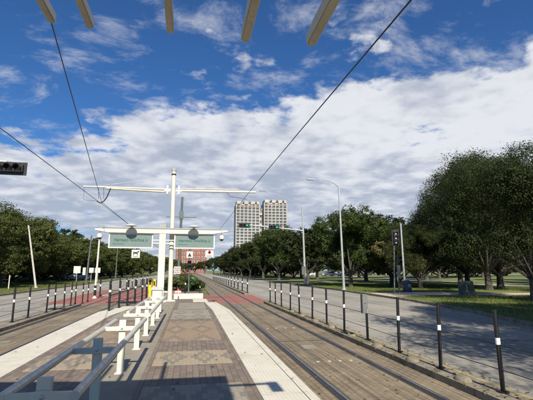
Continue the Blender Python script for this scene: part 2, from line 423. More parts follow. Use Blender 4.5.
# kerb islands with the bollards
for x0, x1 in ((4.47, 4.98), (-6.75, -5.92)):
    m_ = MB(); m_.box(x0, x1, -40, 24.6, -.05, .115); m_.box(x0, x1, 33.4, 420, -.05, .115); struct('kerb', m_, kerb_m)
o_ = MB(); o_.box(4.90, 4.985, -40, 24.6, .05, .119); struct('kerb_paint', o_, worn('faded_yellow', (.34, .27, .13), .85, .25, 3, dirt=(.14, .12, .085), dirt_amt=1.0))
# track slabs
for s_, (a, b) in enumerate(((1.66, 4.465), (-5.915, -3.46))):
    y0, y1 = ((25, 33.2), (26, 44))[s_]
    m_ = MB(); m_.box(a, b, -40, y0, -.05, 0); m_.box(a, b, y1, 420, -.05, 0); struct('track_bed', m_, track_m)
struct('crossing_paving', MB().box(-8.6, -2.4, 26, 44, -.05, .004), redpave)
struct('crossing_paving', MB().box(1.0, 5.0, 25, 33.2, -.05, .004), redpave)
worn('stud', (.42, .39, .32), .6, .2, 5)
RAILX = [2.42, 3.90, -4.22, -5.66]
railgrp = 'rails set in the paving'
for i, x in enumerate(RAILX):
    t = thing('tram_rail', (x, 0, 0), ['steel rail nearest the right edge of the platform', 'steel rail beside the kerb with the right bollards',
        'steel rail nearest the left edge of the platform', 'steel rail beside the kerb with the left bollards'][i], 'rail', railgrp)
    MB().box(-.10, .075, -40, 420, -.04, .006).build('flangeway', railsteel, t)
    MB().box(-.008, .045, -40, 420, -.03, .014).build('rail_head', railtop, t)
# small pale road studs in the right track and a worn transverse joint
for Y, xs in ((13.95, (2.67, 2.97, 3.30, 3.60)), (8.8, (2.80, 3.06, 3.30, 3.56))):
    for i, x in enumerate(xs):
        o = MB().lathe((0, 0, 0), [(.042, 0), (.038, .010), (.015, .014)], 10).build('road_stud', MATS['stud'])
        o.location = (x, Y, 0)
        tag(o, 'small pale stud in the %s row across the right track, %s from the left' % ('nearer' if Y < 10 else 'farther', ['first', 'second', 'third', 'fourth'][i]), 'road stud', 'pale studs across the right track')
struct('paving_joint', MB().box(2.52, 3.86, 11.38, 11.43, -.02, .003), railsteel)
struct('paving_patch', MB().sheet([(2.9, 10.2), (3.25, 10.15), (3.3, 10.75), (2.95, 10.8)], .004), conc_m)
struct('paving_patch', MB().sheet([(-5.2, 12.6), (-4.85, 12.6), (-4.85, 12.95), (-5.2, 12.95)], .004), conc_m)
# platform
PP = [(1.65, -14), (1.65, 17), (1.35, 21.5), (1.0, 23.6), (-2.3, 23.6), (-3.45, 17.2), (-3.45, -14)]
struct('platform', MB().prism(PP, -.05, .35), pave_m)
struct('platform_edge', MB().prism([(.97, -14), (1.53, -14), (1.53, 17), (1.24, 21.3), (.80, 21.3), (.97, 17)], .34, .356), tact_m)
struct('platform_edge', MB().prism([(1.545, -14), (1.67, -14), (1.67, 17), (1.37, 21.5), (1.255, 21.3), (1.545, 17)], .30, .356), tact_m)
struct('platform_edge', MB().prism([(-3.47, -14), (-2.77, -14), (-2.77, 15.6), (-2.30, 19.6), (-2.9, 19.6), (-3.47, 17.2)], .30, .356), tact_m)
struct('platform_walkway', MB().box(-1.32, -.67, -14, 23.4, .34, .354), conc_m)
struct('platform_walkway', MB().box(-.45, .74, 17.6, 21.0, .34, .354), conc_m)
for x0, x1 in ((-.585, .80), (-2.60, -1.42)):
    for y0, y1, mm in ((1.9, 6.15, pan_c), (7.43, 8.62, pan_a), (9.9, 13.5, pan_b), (14.25, 17.3, pan_c)):
        struct('platform_tiles', MB().box(x0, x1, y0, y1, .34, .354), mm)
# ramp and median beyond the platform
struct('ramp', MB().add([(1.0, 23.6, .35), (-2.3, 23.6, .35), (-2.0, 28, .06), (.85, 28, .06), (1.0, 23.6, -.05), (-2.3, 23.6, -.05), (-2.0, 28, -.05), (.85, 28, -.05)],
       [(0, 1, 2, 3), (4, 7, 6, 5), (0, 3, 7, 4), (1, 5, 6, 2), (2, 6, 7, 3), (0, 4, 5, 1)]), conc_m)
struct('pavement', MB().box(-2.35, .99, 28, 44, -.05, .06), conc_m)
struct('planting_bed', MB().box(-2.9, 1.2, 36.5, 420, -.05, .10), mulch_m)
struct('ramp_kerb', MB().box(-1.0, .95, 28.5, 28.8, .0, .40), white)
struct('ramp_landing', MB().prism([(.22, 21.6), (1.0, 21.6), (.97, 23.6), (.22, 23.6)], .30, .366), tact_m)
# park path, park street and far lawns
struct('path', MB().prism([(14.3, 27.0), (17, 28.2), (21, 28.2), (26, 26.2), (60, 24), (60, 27), (27, 29.6), (22, 31.8), (18, 32.6), (14.6, 31.5)], .10, .122), path_m)
struct('path', MB().prism([(24, 47), (60, 42), (90, 42), (90, 46), (60, 46), (24, 50.5)], .10, .122), path_m)
struct('park_street', MB().prism([(38, 60), (44, 60), (60, 150), (140, 150), (140, 158), (54, 158), (26, 132), (26, 126), (50, 128)], .10, .124), road_m)
struct('park_street', MB().prism([(-140, 78), (-30, 78), (-30, 86), (-140, 86)], .10, .124), road_m)
struct('leaf_litter', MB().prism([(-15.2, 30), (-24, 34), (-26, 64), (-15.0, 60)], .10, .119), mulch_m)

# ------------------------------------------------------------------ bollards, chains, kerb domes
def bollard_proto(h=1.2, r=.034, band=(.70, .80), bm=reflw, label='x', grp=None, name='bollard'):
    t = thing(name, (0, 0, 0), label, 'bollard', grp)
    MB().lathe((0, 0, 0), [(.085, 0), (.085, .02), (.045, .035)], 14).build('base', blackp, t, smooth=True)
    MB().lathe((0, 0, 0), [(r, .03), (r, h - .03), (r * 1.12, h - .028), (r * 1.12, h - .004), (r * .8, h)], 14).build('post', blackp, t, smooth=True)
    MB().lathe((0, 0, 0), [(r * 1.07, band[0]), (r * 1.07, band[1])], 14).build('band', bm, t, smooth=True)
    return t
ORD = ['nearest', 'second', 'third', 'fourth', 'fifth', 'sixth', 'seventh', 'eighth', 'ninth', 'tenth', 'eleventh', 'twelfth', 'thirteenth', 'fourteenth', 'fifteenth',
       'sixteenth', 'seventeenth', 'eighteenth', 'nineteenth', 'twentieth', 'twenty-first', 'twenty-second', 'twenty-third', 'twenty-fourth', 'twenty-fifth', 'twenty-sixth', 'twenty-seventh', 'twenty-eighth']
rng = random.Random(5)
GR = 'black bollards on the kerb between right track and street'
GL = 'black bollards on the kerb between left track and street'
yr = [5.75, 7.33, 8.9, 10.55, 12.2, 13.9, 15.6, 17.45, 19.1, 21.0, 22.6, 24.0]
pr = bollard_proto(1.22, label='nearest black bollard on the right kerb, slightly leaning', grp=GR)
rb = []
for i, y in enumerate([4.1] + yr):
    lab = 'black bollard with white band on the right kerb, %s from the camera' % (ORD[i - 1] if i else 'out of frame')
    if i == 0: continue
    o = pr if i == 1 else copy_tree(pr)
    o['label'] = lab; o.location = (4.77 + rng.uniform(-.015, .015), y, .115)
    o.rotation_euler = (rng.uniform(-.02, .02), rng.uniform(-.025, .02), rng.uniform(0, 3)); rb.append(o)
far_y = [34.0 + 3.4 * i for i in range(16)]
pf = bollard_proto(1.25, .05, (.72, .86), label='x', grp='pale banded bollards on the right kerb beyond the red crossing')
for i, y in enumerate(far_y):
    o = pf if i == 0 else copy_tree(pf)
    o['label'] = 'banded bollard on the right kerb beyond the red pavers, %s after the crossing' % ORD[i].replace('nearest', 'first'); o.location = (4.8, y, .115)
yl = [13.4, 14.9, 16.42, 17.8, 19.9, 21.1, 22.35, 23.5, 24.6]
pl = copy_tree(pr); pl['group'] = GL
for i, y in enumerate(yl[2:] + []):
    o = pl if i == 0 else copy_tree(pl)
    o['label'] = 'black bollard with white band on the left kerb, %s from the camera' % ORD[i]; o.location = (-6.2 + rng.uniform(-.04, .04), y, .115)
    o.rotation_euler = (rng.uniform(-.03, .03), rng.uniform(-.02, .03), 0); 
for i, (x, y) in enumerate([(-6.24, 26.2), (-6.29, 27.7)]):
    o = copy_tree(pl); o['label'] = 'black bollard on the left kerb beside the red pavers, %s one' % ('nearer' if i == 0 else 'farther'); o.location = (x, y, .03)
for i in range(9):
    y = 31.5 + 4.2 * i
    o = copy_tree(pf); o['group'] = 'pale banded bollards on the left kerb beyond the crossing'; o['label'] = 'banded bollard on the left kerb beyond the platform fence, %s one' % ORD[i].replace('nearest', 'first'); o.location = (-6.35, y, .10)
# cables threaded through the bollards
def sag(p, q, s=.03, n=6):
    p, q = Vector(p), Vector(q)
    return [p.lerp(q, i / n) - Vector((0, 0, s * 4 * (i / n) * (1 - i / n))) for i in range(n + 1)]
def run(pts, s=.03):
    out = []
    for a, b in zip(pts[:-1], pts[1:]): out += sag(a, b, s)[:-1]
    return out + [Vector(pts[-1])]
for z, nm in ((.70, 'upper'), (.33, 'lower')):
    o = MB().tube(run([(4.77, 2.6, z + .115)] + [(4.77, y, z + .115) for y in yr], .008), .0065, 6).build('cable', cable)
    tag(o, '%s black cable strung through the right kerb bollards' % nm, 'cable')
    o = MB().tube(run([(-6.2, y, z + .115) for y in [11.9] + yl], .010), .0075, 6).build('cable', cable)
    tag(o, '%s black cable strung through the left kerb bollards' % nm, 'cable')
    o = MB().tube(run([(4.8, y, z + .145) for y in far_y], .02), .016, 5).build('cable', cable)
    tag(o, '%s cable strung through the right bollards beyond the crossing' % nm, 'cable')
# the bollard with a grey box
boxgrey = worn('box_grey', (.15, .155, .15), .5, .1, 3)
b_ = thing('push_button_box', (4.69, 10.48, .82), 'grey push button box strapped to the fourth right kerb bollard', 'box')
MB().box(-.10, .035, -.09, .05, 0, .50).build('case', boxgrey, b_, bevel=.008)
MB().lathe((-.02, -.095, .28), [(.028, 0), (.028, .004)], 12).build('button', galv, b_)
# domes
for i, y in enumerate([6.5, 8.05, 9.7, 11.35, 13.0, 14.7, 16.5, 18.2]):
    o = MB().lathe((0, 0, 0), [(.13, 0), (.125, .022), (.10, .055), (.055, .076), (.015, .081)], 18).build('kerb_dome', worn('dome_%d' % i, (.21, .18, .125), .85, .2, 6, dirt=(.06, .048, .03), dirt_amt=.8) if i == 0 else MATS['dome_0'], smooth=True)
    o.location = (4.62 + rng.uniform(-.02, .02), y, .113); o.scale = (1, 1.35, 1)
    tag(o, 'tan rounded lane dome on the right kerb, %s from the camera' % ORD[i], 'lane dome', 'tan domes along the right kerb')

# fence of posts on the narrowing left platform edge
fp = [(-3.14, 17.48), (-2.97, 18.77), (-2.78, 19.85), (-2.60, 21.0), (-2.42, 22.4), (-2.30, 23.4)]
t = thing('platform_fence', (-3.14, 17.48, .35), 'black post and rail fence at the far left corner of the platform', 'fence')
for i, (x, y) in enumerate(fp):
    p = MB().tube([(x + 3.14, y - 17.48, 0), (x + 3.14, y - 17.48, 1.17)], .045, 12).build('post', blackp, t, smooth=True)
    MB().tube([(x + 3.14, y - 17.48, .74), (x + 3.14, y - 17.48, .83)], .049, 12).build('band', reflw, p, smooth=True)
for z in (.30, .78):
    MB().tube([(x + 3.14, y - 17.48, z) for x, y in fp], .014, 6).build('rail', blackp, t)
o = copy_tree(pr); o['group'] = ''; del o['group']; o['label'] = 'single black bollard at the far right corner of the platform ramp'; o.location = (.75, 29.3, .06); o.rotation_euler = (0, 0, 0)
for c in kids(o):
    if c.name.startswith('band'): c.data = c.data.copy(); c.data.materials[0] = reflb

# ------------------------------------------------------------------ lean rails on the platform
def post_mb(tall=1.17):
    m_ = MB(); m_.box(-.052, .052, -.028, .028, 0, tall); return m_
def lean_rail(ys, y0l, y1l, y0r, y1r, label):
    t = thing('lean_rail', (-1.03, ys[0], .354), label, 'lean rail', 'steel lean rails along the middle of the platform')
    for y in ys:
        p = post_mb(.815).build('post', white, t, bevel=.006); p.location = (0, y - ys[0], 0)
        MB().box(-.08, .08, -.06, .06, 0, .012).build('foot_plate', white, p)
        a = MB()
        a.add([(-.285, -.02, .655), (-.055, -.02, .65), (.055, -.02, .65), (.225, -.02, .655), (.225, -.02, .715), (.055, -.02, .72), (.05, -.02, .73), (-.05, -.02, .73), (-.055, -.02, .72), (-.285, -.02, .715)] +
              [(-.285, .02, .655), (-.055, .02, .65), (.055, .02, .65), (.225, .02, .655), (.225, .02, .715), (.055, .02, .72), (.05, .02, .73), (-.05, .02, .73), (-.055, .02, .72), (-.285, .02, .715)],
              [tuple(range(10)), tuple(range(19, 9, -1))] + [(i, 10 + i, 10 + (i + 1) % 10, (i + 1) % 10) for i in range(10)])
        for vi, v in enumerate(a.v): a.v[vi] = (v[0], v[1] - .038, v[2])
        a = a.build('bracket', white, t, bevel=.004); a.location = (0, y - ys[0], 0)
        b = MB().lathe((0, 0, 0), [(.018, 0), (.018, .008), (.008, .014)], 10).build('bolt', galv, a); b.rotation_euler = (R(90), 0, 0); b.location = (.0, -.0585, .69)
    MB().tube([(-.285, y0l - ys[0], .685), (-.285, y1l - ys[0], .685)], .038, 20).build('tube', steeltube, t, smooth=True)
    MB().tube([(.225, y0r - ys[0], .685), (.225, y1r - ys[0], .685)], .038, 20).build('tube', steeltube, t, smooth=True)
    return t
lean_rail([1.62, 3.42, 5.2, 7.0], 3.36, 8.05, 3.36, 8.2, 'long lean rail of two steel tubes nearest the camera, mostly in canopy shade')
lean_rail([9.0, 10.8, 12.7, 14.5], 9.55, 15.1, 8.9, 15.1, 'sunlit lean rail farther along the platform, before the white mast')

# cabinet behind the rails
t = thing('metal_cabinet', (-1.18, 16.1, .354), 'light grey metal cabinet at the far end of the lean rails', 'cabinet')
MB().box(-.18, .18, -.16, .16, .06, .90).build('body', whiteb, t, bevel=.01)
MB().box(-.14, .14, -.13, .13, 0, .06).build('plinth', greypaint, t)
MB().add([(-.22, -.20, .90), (.22, -.20, .90), (.22, .2, .98), (-.22, .2, .98), (-.22, -.20, .88), (.22, -.20, .88), (.22, .2, .88), (-.22, .2, .88)],
         [(0, 1, 2, 3), (4, 7, 6, 5), (0, 4, 5, 1), (1, 5, 6, 2), (2, 6, 7, 3), (3, 7, 4, 0)]).build('lid', whiteb, t)
MB().box(.10, .13, -.172, -.16, .45, .56).build('handle', greypaint, t)
t = thing('ticket_validator', (-2.12, 24.4, .30), 'yellow ticket validator pedestals beyond the platform fence', 'ticket validator')
MB().box(-.19, .0, -.1, .1, 0, 1.22).build('casing', yellowp, t, bevel=.02)
MB().box(.05, .22, -.1, .1, 0, 1.15).build('casing', yellowp, t, bevel=.02)
MB().box(-.15, -.04, -.112, -.1, .85, 1.1).build('screen', glass, t)
MB().box(.09, .18, -.112, -.1, .8, 1.04).build('screen', glass, t)

# ------------------------------------------------------------------ canopy over the camera
cz = 4.0
t = thing('platform_canopy', (-.9, 0, .35), 'cream station canopy overhead with projecting rafter ends', 'canopy')
def off(m_):
    m_.v = [(x + .9, y, z - .35) for x, y, z in m_.v]; return m_
off(MB().add([(-2.9, -12, 4.25), (-.9, -12, 4.0), (.75, -12, 4.0), (.75, 1.80, 4.0), (-.9, 1.80, 4.0), (-2.9, 1.80, 4.25),
              (-2.9, -12, 4.32), (-.9, -12, 4.07), (.75, -12, 4.07), (.75, 1.80, 4.07), (-.9, 1.80, 4.07), (-2.9, 1.80, 4.32)],
             [(0, 5, 4, 1), (1, 4, 3, 2), (6, 7, 10, 11), (7, 8, 9, 10), (0, 1, 7, 6), (1, 2, 8, 7), (2, 3, 9, 8), (3, 4, 10, 9), (4, 5, 11, 10), (5, 0, 6, 11)])).build('roof', white, t)
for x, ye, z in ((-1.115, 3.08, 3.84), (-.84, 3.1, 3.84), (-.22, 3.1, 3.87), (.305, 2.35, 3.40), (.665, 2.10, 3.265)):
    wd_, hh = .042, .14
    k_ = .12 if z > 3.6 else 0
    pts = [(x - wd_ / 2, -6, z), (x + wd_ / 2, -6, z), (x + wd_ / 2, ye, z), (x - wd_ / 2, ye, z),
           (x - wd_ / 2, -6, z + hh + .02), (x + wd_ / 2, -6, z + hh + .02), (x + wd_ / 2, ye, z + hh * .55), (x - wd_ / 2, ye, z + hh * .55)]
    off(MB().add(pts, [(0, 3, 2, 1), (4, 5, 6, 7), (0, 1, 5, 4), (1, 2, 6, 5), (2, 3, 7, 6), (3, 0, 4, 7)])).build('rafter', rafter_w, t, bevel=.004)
    for sx in (-1, 1):  # thin added strips, painted white so the rafter sides look sunlit
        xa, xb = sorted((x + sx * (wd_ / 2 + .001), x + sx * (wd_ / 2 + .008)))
        off(MB().add([(xa, -6, z + .012), (xb, -6, z + .012), (xb, ye - .004, z + .012), (xa, ye - .004, z + .012), (xa, -6, z + hh + .018), (xb, -6, z + hh + .018), (xb, ye - .004, z + hh * .55 - .004), (xa, ye - .004, z + hh * .55 - .004)], [(0, 3, 2, 1), (4, 5, 6, 7), (0, 1, 5, 4), (1, 2, 6, 5), (2, 3, 7, 6), (3, 0, 4, 7)])).build('lit_side_strip', white, t)
for y in (-2.2, -8):
    off(MB().tube([(-.9, y, .35), (-.9, y, 4.0)], .13, 16)).build('column', white, t, smooth=True)
    off(MB().box(-2.7, 1.2, y - .08, y + .08, 3.55, 3.9)).build('cross_beam', white, t)
off(MB().tube([(.7, 1.28, 4.04), (1.36, 1.28, 4.04)], .035, 10)).build('light_arm', white, t)
off(MB().box(1.28, 1.44, 1.15, 1.41, 3.82, 4.0)).build('floodlight', greypaint, t)

# ------------------------------------------------------------------ mast with name signs
MY = 22.5
t = thing('catenary_mast', (-1.0, MY, .35), 'white steel mast carrying the overhead wires at the platform end', 'mast')
def rel(m_, ox=-1.0, oy=MY, oz=.35):
    m_.v = [(x - ox, y - oy, z - oz) for x, y, z in m_.v]; return m_
rel(MB().box(-1.30, -.72, MY - .25, MY + .25, .35, .40)).build('base_plate', white, t)
rel(MB().tube([(-1.0, MY, .38), (-1.05, MY, 7.45)], [.125, .115], 16)).build('shaft', white, t, smooth=True)
rel(MB().lathe((-1.05, MY, 7.22), [(.13, 0), (.13, .08)], 16)).build('collar', railsteel, t)
rel(MB().lathe((-1.05, MY, 7.45), [(.135, 0), (.135, .06), (.09, .15), (.03, .18)], 16)).build('cap', greypaint, t)
a = rel(MB().tube([(-1.2, MY - .02, 6.24), (-4.6, MY - .02, 6.34)], .055, 10)).build('arm', rafter_w, t, smooth=True)
rel(MB().tube([(-1.2, MY - .02, 6.40), (-3.0, MY - .02, 6.41), (-5.75, MY - .02, 6.40)], .045, 10)).build('arm', white, t, smooth=True)
rel(MB().tube([(-.9, MY - .02, 6.34), (3.6, MY - .02, 6.42)], .065, 10)).build('arm', white, t, smooth=True)
rel(MB().tube([(-.9, MY - .02, 6.47), (2.6, MY - .02, 6.53)], .035, 8)).build('arm', rafter_w, t, smooth=True)
for x in (-1.36, -.74):
    b = MB()
    b.box(x - .05, x + .05, MY - .12, MY + .08, 6.12, 6.62); b.box(x - .17, x + .17, MY - .09, MY + .05, 6.28, 6.36)
    rel(b).build('clamp', white, t)
rel(MB().tube([(-1.12, MY, 7.15), (-5.2, MY, 6.42)], .012, 5)).build('stay_wire', galv, t)
rel(MB().tube([(-.98, MY, 7.15), (2.9, MY, 6.45)], .012, 5)).build('stay_wire', galv, t)
hk = [(-4.35, 6.36), (-4.42, 6.15), (-4.52, 5.85), (-4.66, 5.62), (-4.85, 5.52), (-5.0, 5.6)]
rel(MB().tube([(x, MY - .05, z) for x, z in hk], .03, 8)).build('steady_arm', cable, t, smooth=True)
for x in (-4.98, -4.72):
    rel(MB().tube([(x, MY - .05, 6.36), (x + .05, MY - .05, 5.75)], .011, 5)).build('dropper', wirem, t)
rel(MB().tube([(-5.7, MY - .05, 6.36), (-5.68, MY - .05, 5.66), (-4.98, MY - .05, 5.62)], .009, 5)).build('dropper', wirem, t)
rel(MB().tube([(1.9, MY - .05, 6.4), (2.1, MY - .05, 6.12), (3.1, MY - .05, 5.98)], .014, 5)).build('dropper', wirem, t)

t = thing('sign_gantry', (-1.47, MY - .45, .35), 'cream T shaped sign gantry with long top beam in front of the mast', 'gantry')
G = MY - .45
def rg(m_): return rel(m_, -1.47, G, .35)
rg(MB().box(-1.64, -1.30, G - .15, G + .15, .37, 3.88)).build('column', white, t, bevel=.015)
rg(MB().box(-1.80, -1.16, G - .25, G + .25, .35, .385)).build('base_plate', white, t)
bm = MB()
prof = [(-4.92, 4.02, 4.09), (-4.2, 3.90, 4.12), (-.9 - 1, 3.88, 4.13), (0, 3.88, 4.13), (1.2, 3.90, 4.12), (1.98, 4.03, 4.10)]
vs = []; 
for x, a_, b2_ in prof: vs += [(x, G - .17, a_), (x, G + .17, a_), (x, G + .17, b2_), (x, G - .17, b2_)]
fs = [(0, 3, 2, 1)]
for i in range(len(prof) - 1):
    for k_ in range(4): fs.append((i * 4 + k_, i * 4 + (k_ + 1) % 4, i * 4 + 4 + (k_ + 1) % 4, i * 4 + 4 + k_))
fs.append(tuple(len(vs) - 4 + k_ for k_ in range(4)))
rg(bm.add(vs, fs)).build('beam', white, t, bevel=.012)
rg(MB().box(-4.6, 1.7, G - .20, G + .20, 4.133, 4.19)).build('beam_cover', greypaint, t)
for x in (-3.05, .14):
    rg(MB().box(x - .05, x + .05, G - .62, G + .1, 4.195, 4.24)).build('lamp_arm', white, t)
    l = rg(MB().lathe((x, G - .58, 4.17), [(.06, 0), (.06, .04), (.28, .05), (.28, .08), (.20, .12), (.05, .15)], 20)).build('disc_lamp', whiteb, t, smooth=True)
rg(MB().box(-1.68, -1.30, G - .16, G + .16, 4.19, 4.40)).build('junction_box', greypaint, t, bevel=.01)
for x0, x1 in ((-1.96, -1.64), (-1.30, -.88)):
    for z in (3.36, 3.52): rg(MB().box(x0, x1, G - .02, G + .02, z, z + .05)).build('strut', white, t)
def name_sign(x0, x1, label, side):
    s_ = thing('station_sign', ((x0 + x1) / 2, G, 3.10), label, 'station sign', 'station name signs under the gantry beam')
    w_ = (x1 - x0) / 2
    fr = MB(); fr.box(-w_, w_, -.06, .06, 0, .065); fr.box(-w_, w_, -.06, .06, .72, .77); fr.box(-w_, -w_ + .065, -.06, .06, .065, .72); fr.box(w_ - .065, w_, -.06, .06, .065, .72)
    fr.build('frame', whiteb, s_)
    MB().box(-w_ + .065, w_ - .065, -.045, .045, .065, .72).build('face', signface, s_)
    text('Hermann Park/Rice U', .205, signink, s_, (0, -.052, .43), xs=.93, bold=.004)
    MB().box(-w_ + .2, -.35 + 0 * w_, -.052, -.044, .215, .235).build('stripe', signink, s_)
    return s_
name_sign(-4.20, -1.96, 'left green station name sign hanging over the left track side', 'l')
name_sign(-.87, 1.29, 'right green station name sign hanging nearer the right track', 'r')
def small_sign(x0, x1, z0, z1, label, inkm, kind):
    s_ = thing('small_sign', ((x0 + x1) / 2, G, z0), label, 'sign')
    w_, h_ = (x1 - x0) / 2, z1 - z0
    MB().box(-w_, w_, -.012, .012, 0, h_).build('board', whiteb, s_, bevel=.004)
    for dx_ in (-.1, .1): MB().box(dx_ - .01, dx_ + .01, -.008, .008, h_, h_ + .08).build('hanger', galv, s_)
    m_ = MB()
    if kind == 0:      # four-legged figure over a line of small words
        m_.box(-.12, .10, -.018, -.0125, .22, .31); m_.box(-.12, -.085, -.018, -.0125, .13, .22); m_.box(.06, .095, -.018, -.0125, .13, .22)
        m_.box(.085, .16, -.018, -.0125, .29, .36); m_.box(-.15, -.12, -.018, -.0125, .29, .34)
    else:
        m_.box(-.09, .09, -.018, -.0125, .22, .30); m_.box(-.045, .045, -.018, -.0125, .17, .38)
    m_.build('pictogram', inkm, s_)
    MB().box(-w_ * .6, w_ * .6, -.017, -.0125, .05, .075).build('lettering', blackink, s_)
small_sign(-3.02, -2.60, 2.60, 3.02, 'small white sign with a black animal figure under the left name sign', blackink, 0)
small_sign(.80, 1.24, 2.66, 3.02, 'small white sign with a red mark under the right name sign', redink, 1)
for x, lab in ((-4.66, 'white dome camera hanging from the left beam tip'), (1.66, 'white dome camera hanging from the right beam tip')):
    s_ = thing('dome_camera', (x, G, 3.98), lab, 'camera', 'dome cameras on the gantry beam')
    MB().tube([(0, 0, .05), (0, 0, -.12)], .02, 8).build('stem', white, s_)
    MB().lathe((0, 0, -.34), [(.13, 0), (.145, .1), (.12, .18), (.04, .23)], 16).build('housing', whiteb, s_, smooth=True)
    MB().lathe((0, 0, -.44), [(.03, 0), (.09, .03), (.115, .1)], 16).build('dome', glass, s_, smooth=True)

# overhead wires
def wire(pts, r, label, name='overhead_wire'):
    o = MB().tube(pts, r, 6).build(name, wirem); tag(o, label, 'overhead wire'); return o
wire([(-4.94, -10, 5.6), (-4.9, 10, 5.55), (-4.83, 22.5, 5.52), (-4.94, 60, 5.6), (-4.94, 300, 5.6)], .012, 'contact wire above the left track running to the far trees')
wire([(-1.35, -2, 6.2), (-2.4, 6.65, 6.0), (-4.75, 22.5, 5.5)], .011, 'steep thin wire from behind the canopy rafter down to the mast hook')
wire([(3.14, -8, 5.75), (3.14, 5, 5.96), (3.17, 11.2, 6.14), (3.2, 22, 6.37), (3.14, 42, 6.45), (3.14, 110, 6.3)], .015, 'long diagonal wire above the right track')
wire([(-4.75, 22.5, 5.56), (-4.7, 36, 5.4), (-4.9, 110, 5.2)], .013, 'thin second wire above the left track beyond the mast')

# ------------------------------------------------------------------ poles, signals, lamps
def pole(name, base, top, r0, r1, m, label, cat, n=12, extra=None):
    t = thing(name, base, label, cat)
    d = Vector(top) - Vector(base)
    MB().tube([(0, 0, 0), d], [r0, r1], n).build('shaft', m, t, smooth=True)
    MB().lathe((0, 0, 0), [(r0 * 2.0, 0), (r0 * 2.0, .05), (r0 * 1.3, .12)], 12).build('base', m, t)
    return t
t = pole('street_lamp', (14.75, 37.6, .1), (14.55, 37.6, 10.3), .13, .08, galv, 'tall galvanised street lamp with one curved arm over the right street', 'street lamp')
MB().tube([(-.2, 0, 10.1), (-.55, 0, 10.45), (-1.2, 0, 10.75), (-2.0, 0, 10.88), (-2.9, 0, 10.85)], [.05, .045, .04, .035, .035], 8).build('arm', galv, t, smooth=True)
MB().add([(-3.55, -.14, 10.76), (-2.8, -.14, 10.78), (-2.8, .14, 10.78), (-3.55, .14, 10.76), (-3.45, -.1, 10.9), (-2.8, -.09, 10.93), (-2.8, .09, 10.93), (-3.45, .1, 10.9)],
         [(0, 3, 2, 1), (4, 5, 6, 7), (0, 1, 5, 4), (1, 2, 6, 5), (2, 3, 7, 6), (3, 0, 4, 7)]).build('lamp_head', greypaint, t, bevel=.03)

def signal_head(par, loc, n, horiz=False, on=None, rz=0, plate=True, sc_=1.0, back=False):
    h = MB(); L = .36 * sc_; wd_ = .34 * sc_
    if horiz: h.box(0, L * n, -.1, .1, -wd_ / 2, wd_ / 2)
    else: h.box(-wd_ / 2, wd_ / 2, -.1, .1, 0, L * n)
    o = h.build('signal_head', blackp, par, bevel=.02); o.location = loc; o.rotation_euler = (0, 0, rz)
    if plate:
        p = MB(); e = .12 * sc_
        if horiz: p.box(-e, L * n + e, .02, .03, -wd_ / 2 - e, wd_ / 2 + e)
        else: p.box(-wd_ / 2 - e, wd_ / 2 + e, .02, .03, -e, L * n + e)
        p.build('backplate', blackp, o)
    for i in range(n):
        cx, cz_ = ((i + .5) * L, 0) if horiz else (0, (i + .5) * L)
        v = MB(); s_ = 1 
        # visor: a half-open hood
        ring = []
        for k_ in range(9):
            a_ = math.pi * (-.1 + 1.2 * k_ / 8); ring.append((math.cos(a_) * .135 * sc_, math.sin(a_) * .135 * sc_))
        vs = [(cx + a_, -.1, cz_ + b_) for a_, b_ in ring] + [(cx + a_, -.32, cz_ + b_) for a_, b_ in ring] + [(cx + a_ * 1.06, -.1, cz_ + b_ * 1.06) for a_, b_ in ring] + [(cx + a_ * 1.06, -.32, cz_ + b_ * 1.06) for a_, b_ in ring]
        fs = []
        for k_ in range(8): fs += [(k_, k_ + 1, 10 + k_, 9 + k_), (18 + k_, 27 + k_, 28 + k_, 19 + k_), (9 + k_, 10 + k_, 28 + k_, 27 + k_)]
        v.add(vs, fs).build('visor', blackp, o)
        l = MB().lathe((0, 0, 0), [(.115 * sc_, 0), (.10 * sc_, .02), (.03, .035)], 16).build('lens', lens_on if on == i else (lensw if back else lens_off), o, smooth=True)
        l.rotation_euler = (R(90), 0, 0); l.location = (cx, -.102, cz_)
    return o
# mast-arm signal at the far intersection
t = pole('mast_arm_signal', (15.6, 54, .1), (15.35, 54, 11.0), .19, .10, galv, 'galvanised signal mast with arm of two traffic lights and curved lamp bracket', 'traffic signal')
MB().tube([(-.2, 0, 7.35), (-4.4, 0, 7.75), (-8.9, 0, 8.05)], [.10, .08, .05], 10).build('mast_arm', galv, t, smooth=True)
signal_head(t, (-9.15, -.15, 7.92), 3, True, on=2, sc_=1.15)
signal_head(t, (-5.0, -.15, 7.75), 3, True, on=2, sc_=1.15)
MB().tube([(-.25, 0, 10.7), (-2.2, 0, 11.75), (-4.2, 0, 12.45), (-5.6, 0, 12.8)], [.03, .028, .025, .02], 8).build('lamp_bracket', galv, t, smooth=True)
MB().box(-6.4, -5.5, -.14, .14, 12.78, 12.9).build('lamp_head', greypaint, t, bevel=.03)
MB().box(-.5, .0, -.2, .05, 1.2, 2.4).build('control_box', darkpole, t, bevel=.01)
# near-left signal arm entering the frame
t = thing('mast_arm_signal', (-15.2, 15, .1), 'horizontal black traffic signal on a white arm entering at the left edge', 'traffic signal')
MB().tube([(0, 0, 0), (0, 0, 6.6)], [.16, .12], 12).build('shaft', galv, t, smooth=True)
MB().tube([(0, 0, 5.35), (4.5, 0, 5.5), (8.8, 0, 5.58)], [.10, .08, .05], 10).build('mast_arm', white, t, smooth=True)
signal_head(t, (8.55, -.16, 5.33), 3, True, sc_=.80)
MB().box(8.6, 9.0, -.03, .06, 5.50, 5.57).build('bracket', galv, t)

